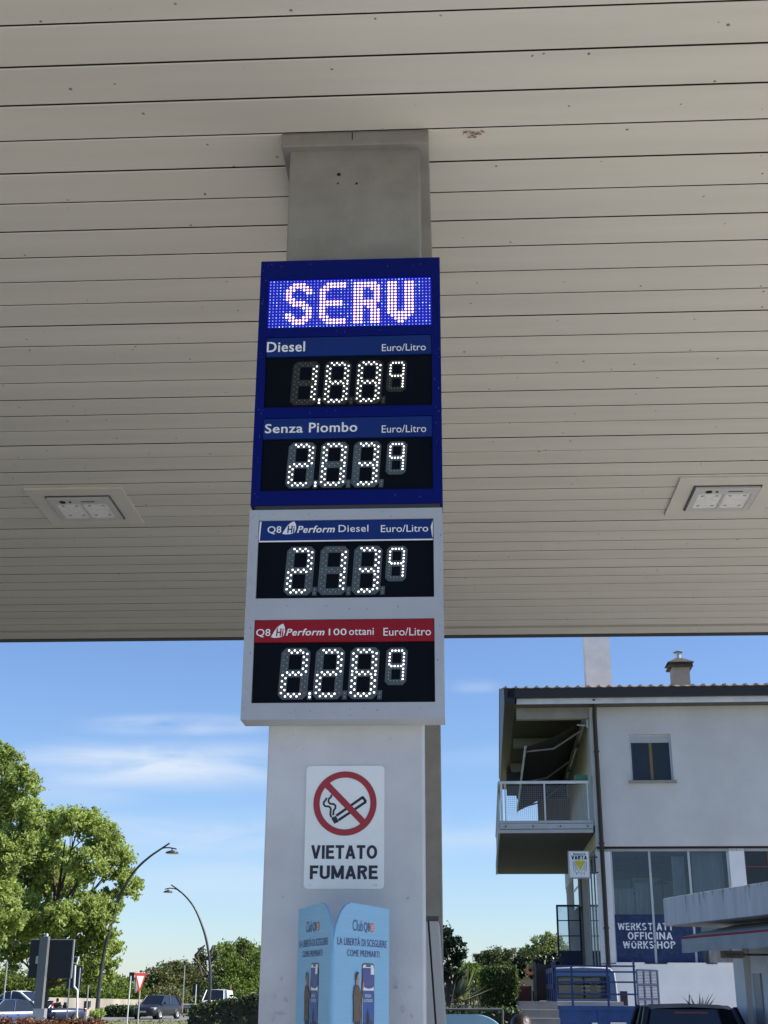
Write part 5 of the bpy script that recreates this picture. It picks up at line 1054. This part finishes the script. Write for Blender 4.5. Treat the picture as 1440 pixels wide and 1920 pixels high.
bush('garden_bush', 'pale green bushes between the dark tree and the pine', [bl_(*q) for q in ((885, 1818, 16, 16, 70), (870, 1826, 26, 14, 70), (900, 1836, 20, 14, 70), (855, 1815, 16, 20, 71))], 1500, .22, 'mid')
def plane_box(px0, px1, Y0, Y1, z0, z1): return at(px0, 1850, Y0).x, at(px1, 1850, Y0).x, Y0, Y1, z0, z1
ht = at(935, 1816, 31).z
hedge('clipped_hedge', 'tall clipped green hedge block beside the garden steps', *plane_box(909, 970, 31, 34, .6, ht), 14000, .07, 'lawn')
hedge('low_hedge', 'low dark hedge behind the thin handrail', *plane_box(820, 972, 25.5, 26.4, 0, at(900, 1897, 25.5).z), 3600, .09, 'hedge')
b = MB(); hr = at(840, 1892.5, 25); e1_, e2_ = at(800, 1892, 25), at(942, 1893, 25)
b.tube([(e1_.x, 25, hr.z), (e2_.x, 25, hr.z)], .022, 8); b.tube([(e2_.x, 25, 0), (e2_.x, 25, hr.z)], .02, 8); b.tube([(e1_.x, 25, 0), (e1_.x, 25, hr.z)], .02, 8)
tag(b.build('handrail', mat('grey_rail_steel', (0.10, 0.105, 0.105), 0.5)), 'thin steel handrail in front of the low hedge', 'handrail')
def agave(label, p, r, n, lm='agave'):
    t = thing('agave_plant', label, 'plant', p); b = MB()
    for i in range(n):
        a = random.uniform(0, 6.28); el = random.uniform(.15, 1.45); ln = r * random.uniform(.75, 1.05); d = Vector((math.cos(a) * math.cos(el), math.sin(a) * math.cos(el), math.sin(el))); s_ = Vector((-math.sin(a), math.cos(a), 0)) * ln * .055
        q = Vector(p) + Vector((0, 0, .05)); m_ = q + d * ln * .5
        b.add([q - s_ * .6, q + s_ * .6, m_ + s_, m_ - s_, q + d * ln], [(0, 1, 2, 3), (3, 2, 4)])
    b.build('blades', LF[lm], t); return t
q = at(855, 1868, 28); agave('blue green agave rosette behind the handrail near the column', (q.x, 28, q.z - .1), .62, 60)
q = at(868, 1862, 29); agave('spiky upright yucca with pale blades beside the agave rosette', (q.x, 29, q.z - .2), .85, 34, 'pale')
gb2 = MB().box(at(800, 1850, 26.6).x, at(975, 1850, 26.6).x, 26.6, 40, -.1, at(900, 1892, 26.6).z); tag(gb2.build('garden_bed', mat('dark_garden_soil', (0.045, 0.04, 0.03), 0.95, 0, 0.4, 4)), kind='structure')
sx0, sx1 = at(976, 1880, 29).x, at(1050, 1880, 29).x
stt = MB()
for i in range(9): stt.box(sx0, sx1, 27.2 + i * .32, 31.5, -.1 if i == 0 else i * .165 - .004 + .004, (i + 1) * .165)
tag(stt.build('garden_steps', mat('grey_stone_step', (0.26, 0.25, 0.24), 0.85, 0, 0.15, 4)), 'grey stone steps climbing between the hedge and the truck', 'steps')
tag(MB().box(sx0 - .05, 3.85, 31.5, 48, -.1, 1.48).build('terrace', M['conc']), kind='structure')
q = at(989, 1876, 30.6); pz_ = 8 * .165 + .165
t = thing('plant_pot', 'square terracotta pot with a dark shrub on the top step', 'plant pot', (q.x, 31.9, 1.48)); w_ = .165
MB().prism([(q.x - w_, 31.75, 1.48), (q.x + w_, 31.75, 1.48), (q.x + w_, 32.05, 1.48), (q.x - w_, 32.05, 1.48)], (0, 0, .34)).build('pot', mat('terracotta', (0.17, 0.055, 0.04), 0.8), t, bevel=.01)
leaf_obj('shrub', blob_pts([(q.x, 31.9, 2.1, .26, .2, .32), (q.x - .05, 31.9, 2.35, .2, .18, .2)], 900, .09, 20), .09, LF['dark'], t)
gx0, gx1 = at(1006, 1840, 33).x, at(1034, 1840, 33).x
t = thing('garden_gate', 'dark brown garden gate at the top of the steps', 'gate', ((gx0 + gx1) / 2, 33, 1.48)); gz1 = at(1020, 1808, 33).z
MB().box(gx0, gx1, 33, 33.05, 1.5, gz1).build('gate_panel', mat('dark_stained_wood', (0.02, 0.013, 0.011), 0.7, 0, .3, 6), t)
b = MB(); b.box(gx0 - .08, gx0 - .002, 32.97, 33.08, 1.48, gz1 + .05); b.box(gx1 + .002, gx1 + .08, 32.97, 33.08, 1.48, gz1 + .05); b.build('gate_post', M['soff'], t)
tree('potted_tree', 'small dark round topped shrub by the open workshop door', (at(1042, 1815, 33.5).x, 33.6, 1.48), [bl_(*q) for q in ((1042, 1793, 10, 10, 33.5), (1040, 1808, 12, 8, 33.5), (1020, 1800, 14, 10, 34), (1012, 1806, 12, 8, 34))], 900, .10, 'dark', .03, clump=.25)
b = MB(); q = at(985, 1822, 75); tb_ = thing('garden_hut', 'small hut roof of orange tiles glimpsed between hedge and gate', 'hut', (q.x, 75, 0)); b.box(q.x - .9, q.x + 1.2, 74, 77, 0, q.z - .2); b.build('wall', M['beige'], tb_)
MB().prism([(q.x - 1.1, 73.6, q.z - .25), (q.x + 1.4, 73.6, q.z - .25), (q.x + .6, 73.6, q.z + .18), (q.x - .2, 73.6, q.z + .18)], (0, 3.6, 0)).build('roof', mat('orange_roof_tile', (0.42, 0.17, 0.09), 0.85, 0, .3, 8), tb_)
q = at(1312, 1900, 25.5)
t = thing('fan_palm', 'dwarf fan palm in front of the white wall, behind the navy hatchback', 'palm', (q.x, 25.5, 0)); b = MB(); c = Vector((q.x, 25.5, at(1312, 1882, 25.5).z - .25))
for i in range(46):
    a = random.uniform(0, math.pi * 2); el = random.uniform(.05, 1.3); d = Vector((math.cos(a) * math.cos(el), math.sin(a) * math.cos(el) * .5, math.sin(el))); ln = random.uniform(.38, .6); s_ = d.cross(Vector((0, 1, 0))).normalized() * .012; m_ = c + d * ln * .5
    b.add([c - s_ * .5, c + s_ * .5, m_ + s_, m_ - s_, c + d * ln - Vector((0, 0, .03))], [(0, 1, 2, 3), (3, 2, 4)])
b.build('fronds', LF['hedge'], t); MB().tube([(q.x, 25.5, 0), c], [.09, .07], 8).build('trunk', M['bark'], t)

# ------------------------------------------------------------------ left: lamps, signs, walls
M['lampm'] = mat('dark_grey_lamp_steel', (0.055, 0.055, 0.062), 0.4, 0.3)
def catmull(P, k=5):
    out_ = []
    for i in range(len(P) - 1):
        p0, p1, p2, p3 = P[max(i - 1, 0)], P[i], P[i + 1], P[min(i + 2, len(P) - 1)]
        for j in range(k):
            t_ = j / k; out_.append(.5 * ((2 * p1) + (p2 - p0) * t_ + (2 * p0 - 5 * p1 + 4 * p2 - p3) * t_ * t_ + (3 * p1 - p0 - 3 * p2 + p3) * t_ ** 3))
    return out_ + [P[-1]]
def street_lamp(label, Y, pole, arm, drop, head, rpx, rad):
    P = [at(x, y, Y) for x, y in pole]; b0 = P[0].copy(); b0.z = GZ
    t = thing('street_lamp', label, 'street lamp', b0, 0, 'arched street lamps'); Pc = catmull([b0] + P[1:])
    n = len(Pc); b = MB(); b.tube(Pc, [rad * (1 - .62 * i / n) for i in range(n)], 10); pole_o = b.build('pole', M['lampm'], t)
    b = MB(); j = int(n * .62); b.tube([Pc[j], Pc[j + 1]], rad * .62, 10); b.build('joint_collar', M['lampm'], pole_o)
    b = MB(); b.tube(catmull([at(x, y, Y) for x, y in arm]), rad * .32, 8); d0, d1 = at(*drop[0], Y), at(*drop[1], Y); b.tube([d0, d1], rad * .3, 6); b.build('arm', M['lampm'], t)
    hc = at(*head, Y); R = rpx * Y / 2547; b = MB(); b.lathe([(0, .16), (R * .25, .15), (R * .8, .08), (R, .02), (R, -.04), (R * .92, -.05)], hc, 24); hd = b.build('lamp_head', M['lampm'], t)
    b = MB(); b.lathe([(R * .92, -.055), (0, -.075)], hc, 24); b.build('lamp_glass', M['lens'], hd); return t
street_lamp('near arched street lamp curving right in front of the tall tree', 84, [(181, 1905), (186, 1850), (194, 1795), (205, 1745), (220, 1693), (238, 1655), (257, 1628), (280, 1607), (300, 1593), (318, 1581)], [(291, 1600), (298, 1594), (307, 1590), (318, 1589.5), (331, 1592)], [(322.5, 1590), (322.5, 1597)], (322.5, 1599), 12.5, .13)
street_lamp('farther arched street lamp curving left over the white van', 112, [(391, 1890), (394, 1850), (393, 1805), (387, 1763), (377, 1730), (365, 1703), (351, 1684), (336, 1670), (321, 1659)], [(338, 1673), (332, 1668), (325, 1666), (317, 1665.5), (309, 1667.5)], [(315, 1666), (315, 1671)], (315, 1672.5), 8.8, .135)
M['sback'] = mat('dark_navy_sign_back', (0.010, 0.014, 0.022), 0.6, 0, .2, 2)
# big direction sign seen from the back, on a thick post
SYb = 55; q0, q1 = at(57, 1762, SYb), at(130, 1834, SYb); pt, pb = at(83, 1756, SYb), at(75, 1892, SYb)
t = thing('road_sign', 'large dark back of a road sign on a thick grey post', 'road sign', (pb.x, SYb, GZ))
b = MB(); b.box(q0.x, q1.x, SYb + .13, SYb + .17, q1.z, q0.z); pn = b.build('panel', M['sback'], t)
b = MB(); b.box(q1.x, q1.x + .05, SYb + .10, SYb + .2, q1.z, q0.z + .02); b.box(q0.x, q1.x, SYb + .10, SYb + .2, q0.z, q0.z + .03); b.build('panel_edge', M['steel'], pn)
xx = (pt.x + pb.x) / 2; b = MB(); b.box(xx - .17, xx + .17, SYb - .18, SYb + .12, GZ, pt.z); b.build('post', mat('grey_sign_post', (0.13, 0.14, 0.155), 0.5), t)
b = MB(); b.box(xx - .17, xx + .3, SYb - .2, SYb + .2, GZ, .62 + 1.0 * .4); b.build('post_base', M['steel'], t)
b = MB(); b.box(xx - .33, xx - .18, SYb + .02, SYb + .1, 2.75, 3.05); b.lathe([(0, .14), (.06, .10), (.07, 0)], (xx + .05, SYb, pt.z), 8); b.build('bracket', M['steel'], t)
Y2 = 76; q0, q1 = at(127, 1811, Y2), at(151, 1853, Y2)
t = thing('road_sign', 'smaller dark blue road sign back right of the large dark panel', 'road sign', ((q0.x + q1.x) / 2, Y2, GZ)); MB().box(q0.x, q1.x, Y2, Y2 + .04, q1.z, q0.z).build('panel', mat('dark_teal_sign_back', (0.012, 0.025, 0.04), 0.6), t)
b = MB()
for x in (q0.x + .22, q1.x - .1): b.tube([(x, Y2 - .06, GZ), (x, Y2 - .06, q0.z - .1)], .04, 6)
b.build('post', M['steel'], t)
Y3 = 60; t = thing('bent_pole_light', 'thin white bent pole carrying a small dark signal box', 'signal', at(144, 1905, Y3)); b = MB(); b.tube([at(144, 1915, Y3), at(145, 1862, Y3), at(145, 1857, Y3), at(139, 1850, Y3), at(139, 1847, Y3), at(141, 1810, Y3)], .045, 8); b.build('pole', M['rail'], t)
q = at(142, 1800, Y3); b = MB(); b.prism([at(137.5, 1806, Y3), at(143.5, 1808, Y3), at(147.5, 1793.5, Y3), at(140, 1793, Y3)], (0, .15, 0)); b.build('signal_box', M['rail'], t)
b = MB(); b.prism([at(138.2, 1804, Y3) + Vector((0, -.01, 0)), at(142.6, 1805, Y3) + Vector((0, -.01, 0)), at(145.5, 1795, Y3) + Vector((0, -.01, 0)), at(140.4, 1794.5, Y3) + Vector((0, -.01, 0))], (0, -.02, 0)); b.build('signal_face', M['trim'], t)
# yield sign
Y4 = 62; p0, p1, p2 = at(252.5, 1822, Y4), at(272, 1826.5, Y4), at(259.5, 1863.5, Y4)
nrm = Vector((.55, -.83, 0)); 
ux = Vector((.83, .55, 0)); wS = (p1.x - p0.x) / .83
t = thing('yield_sign', 'red and white triangular yield sign on a thin post', 'road sign', at(253, 1915, Y4))
cS = Vector((p0.x, Y4, 0)); zt_, zb_ = (p0.z + p1.z) / 2 - 0, p2.z
def tri(f, l): 
    c = Vector((wS / 2, 0, zt_ - (zt_ - zb_) * .36)); P = [(0, zt_), (wS, zt_), (wS / 2, zb_)]
    return [cS + ux * (c.x + (a - c.x) * f) + Zv * (c.z + (z - c.z) * f) + nrm * l for a, z in P]
MB().prism(tri(1, 0), nrm * -.02).build('plate', mat('red_road_sign_enamel', (0.50, 0.05, 0.04), 0.4), t); b = MB(); b.poly(tri(.60, .003)); b.build('white_field', M['signw'], t)
xp = (cS + ux * wS / 2).x; b = MB(); b.tube([(xp - .02, Y4 + .32, GZ), (xp - .02, Y4 + .32, zt_ + .05)], .035, 8); b.build('post', mat('pale_steel_post', (0.40, 0.38, 0.32), 0.5), t)
b = MB(); b.tube([(xp - .02, Y4 + .32, zt_ + .05), (xp - .02, Y4 + .32, zt_ + .12)], .05, 8); b.build('post_cap', M['trim'], t)
b = MB(); b.lathe([(0, -.01), (.42, -.01), (.42, .01), (0, .01)], (xp - .24, Y4 + .45, (zt_ + zb_) / 2), 20, axis='x'); tag(b.build('round_sign', M['steel']), 'edge of a round sign mounted behind the yield sign', 'road sign')
Y5 = 80; q0, q1 = at(242.5, 1823, Y5), at(251, 1840, Y5); t = thing('road_sign', 'small dark sign back on a pale post left of the yield sign', 'road sign', (q0.x, Y5, GZ)); MB().box(q0.x, q1.x, Y5, Y5 + .03, q1.z, q0.z).build('panel', M['sback'], t); b = MB(); c = at(241, 1900, Y5); b.tube([(q0.x + .08, Y5 - .05, GZ), (q0.x + .12, Y5 - .05, q0.z - .2)], .04, 6); b.build('post', M['rail'], t)
Y6 = 124; q0, q1 = at(361.5, 1846, Y6), at(374, 1866, Y6); t = thing('road_sign', 'dark sign back on a thin post left of the white van', 'road sign', ((q0.x + q1.x) / 2, Y6, GZ)); MB().box(q0.x, q1.x, Y6, Y6 + .03, q1.z, q0.z).build('panel', M['sback'], t); b = MB(); xm = (q0.x + q1.x) / 2; b.tube([(xm, Y6 - .05, GZ), (xm, Y6 - .05, q0.z)], .05, 6); b.build('post', M['rail'], t)
def park_lamp(label, px, ptop, Y, r=3.6, m='rail'):
    p = at(px, ptop, Y); t = thing('globe_lamp', label, 'lamp post', (p.x, Y, GZ), 0, 'thin lamp posts along the road'); b = MB(); b.tube([(p.x, Y, GZ), (p.x, Y, p.z - .3)], [.06, .04], 6); b.build('post', M['steel'], t)
    R = r * Y / 2547; b = MB(); b.lathe([(0, R), (R * .7, R * .7), (R, 0), (R * .6, -R * .8), (R * .3, -R)], (p.x, Y, p.z - R * .2), 12); b.build('lamp_head', M['lampm'], t)
park_lamp('thin lamp post with a dark globe in front of the olive bushes', 347, 1803, 118); park_lamp('thin lamp post with a small head between tall tree and near street lamp', 170, 1797, 100, 3)
park_lamp('thin lamp post in front of the tall tree at the left edge', 15, 1793, 80, 3); park_lamp('thin lamp post cut by the left edge of the photo', 1, 1765, 82, 3)
b = MB(); q = at(433, 1846, 122); b.tube([(q.x, 122, GZ), (q.x, 122, q.z)], .05, 6); tag(b.build('marker_post', mat('red_white_post', (0.4, 0.2, 0.17), 0.6)), 'thin reddish post right of the white van', 'post')
# concrete wall and guard rail
wa, wb_ = at(92, 1870, 106), at(282, 1874.5, 119)
MB_ = MB(); MB_.prism([(wa.x, wa.y, -.3), (wb_.x, wb_.y, -.3), (wb_.x, wb_.y, wb_.z), (wa.x, wa.y, wa.z)], (-.25, .3, 0)); wo = tag(MB_.build('concrete_wall', mat('stained_beige_concrete', (0.33, 0.30, 0.255), 0.9, 0, 0.28, .6, 0.2, 10, stretch=(1, 1, .25))), 'long low beige concrete wall behind the clipped dark hedge', 'wall')
q = at(161, 1883, 110.3); tag(MB().box(q.x - .25, q.x + .25, 110.2, 110.9, q.z - .25, q.z + .25).build('wall_box', M['trim']), 'small black box fixed on the beige concrete wall', 'box')
t = thing('guard_rail', 'pale guard rail along the road between the black hatchback and the van', 'guard rail', (-22, 121, GZ)); ga, gb3 = at(315, 1886, 121), at(500, 1886, 121); gz = at(350, 1886, 121).z
b = MB(); prof = [(-.02, -.17), (-.09, -.12), (-.02, -.04), (-.02, .04), (-.09, .12), (-.02, .17)]; vs = [(x, 121 + a, gz + c) for x in (ga.x, gb3.x) for a, c in prof]; b.add(vs, [(i, i + 1, i + 7, i + 6) for i in range(5)]); b.build('rail', M['fasc'], t)
b = MB()
for i in range(6): x = ga.x + (gb3.x - ga.x) * i / 5; b.box(x - .05, x + .05, 121.02, 121.12, GZ, gz + .1)
b.build('rail_post', M['steel'], t)
hedge('dark_hedge', 'low dark clipped hedge between the near street lamp and the black hatchback', at(198, 1890, 106).x, at(262, 1890, 106).x, 106, 108, -.12, at(230, 1889, 106).z, 3000, .2, 'hedge')
hz = at(357, 1891, 25).z
hedge('station_hedge', 'long dark hedge at the edge of the forecourt left of the column', at(357, 1890, 25).x, at(640, 1890, 25).x, 24.9, 26.2, 0, hz, 9000, .085, 'hedge', (at(485, 1869, 25).z - hz) / (at(485, 1869, 25).x - at(357, 1891, 25).x))
gx = at(100, 1900, 34)
bush('red_tip_shrub', 'low shrubs with red tipped leaves along the left bottom edge', [bl_(px, 1931 + random.uniform(-3, 5), 22, 20, 34, random.uniform(-.3, .3)) for px in range(-20, 195, 14)] + [bl_(px, 1921 + random.uniform(-2, 4), 14, 9, 34) for px in (60, 90, 120, 150, 170)], 9000, .085, 'red', base=(gx.x, 34, GZ), cat='shrub', per=30)
bush('verge_bush', 'bright green low bush at the foot of the near street lamp', [bl_(*q) for q in ((188, 1898, 10, 7, 82), (178, 1902, 10, 6, 81))], 700, .16, 'plane', cat='bush')
b = MB(); q0 = atz(400, 1915, .0); b.box(at(420, 1912, 24.4).x, at(640, 1912, 24.4).x, 24.0, 24.6, 0, .28); tag(b.build('low_wall', M['kconc']), 'low concrete kerb wall under the dark station hedge', 'wall')
b = MB()
n = 5200; gx_ = rng.uniform(-60, -10, n); gy_ = rng.uniform(60, 92, n)
tag(leaf_obj('grass_verge', np.stack([gx_, gy_, np.full(n, GZ + .05)], 1), .22, LF['olive'], None, .3), kind='stuff')
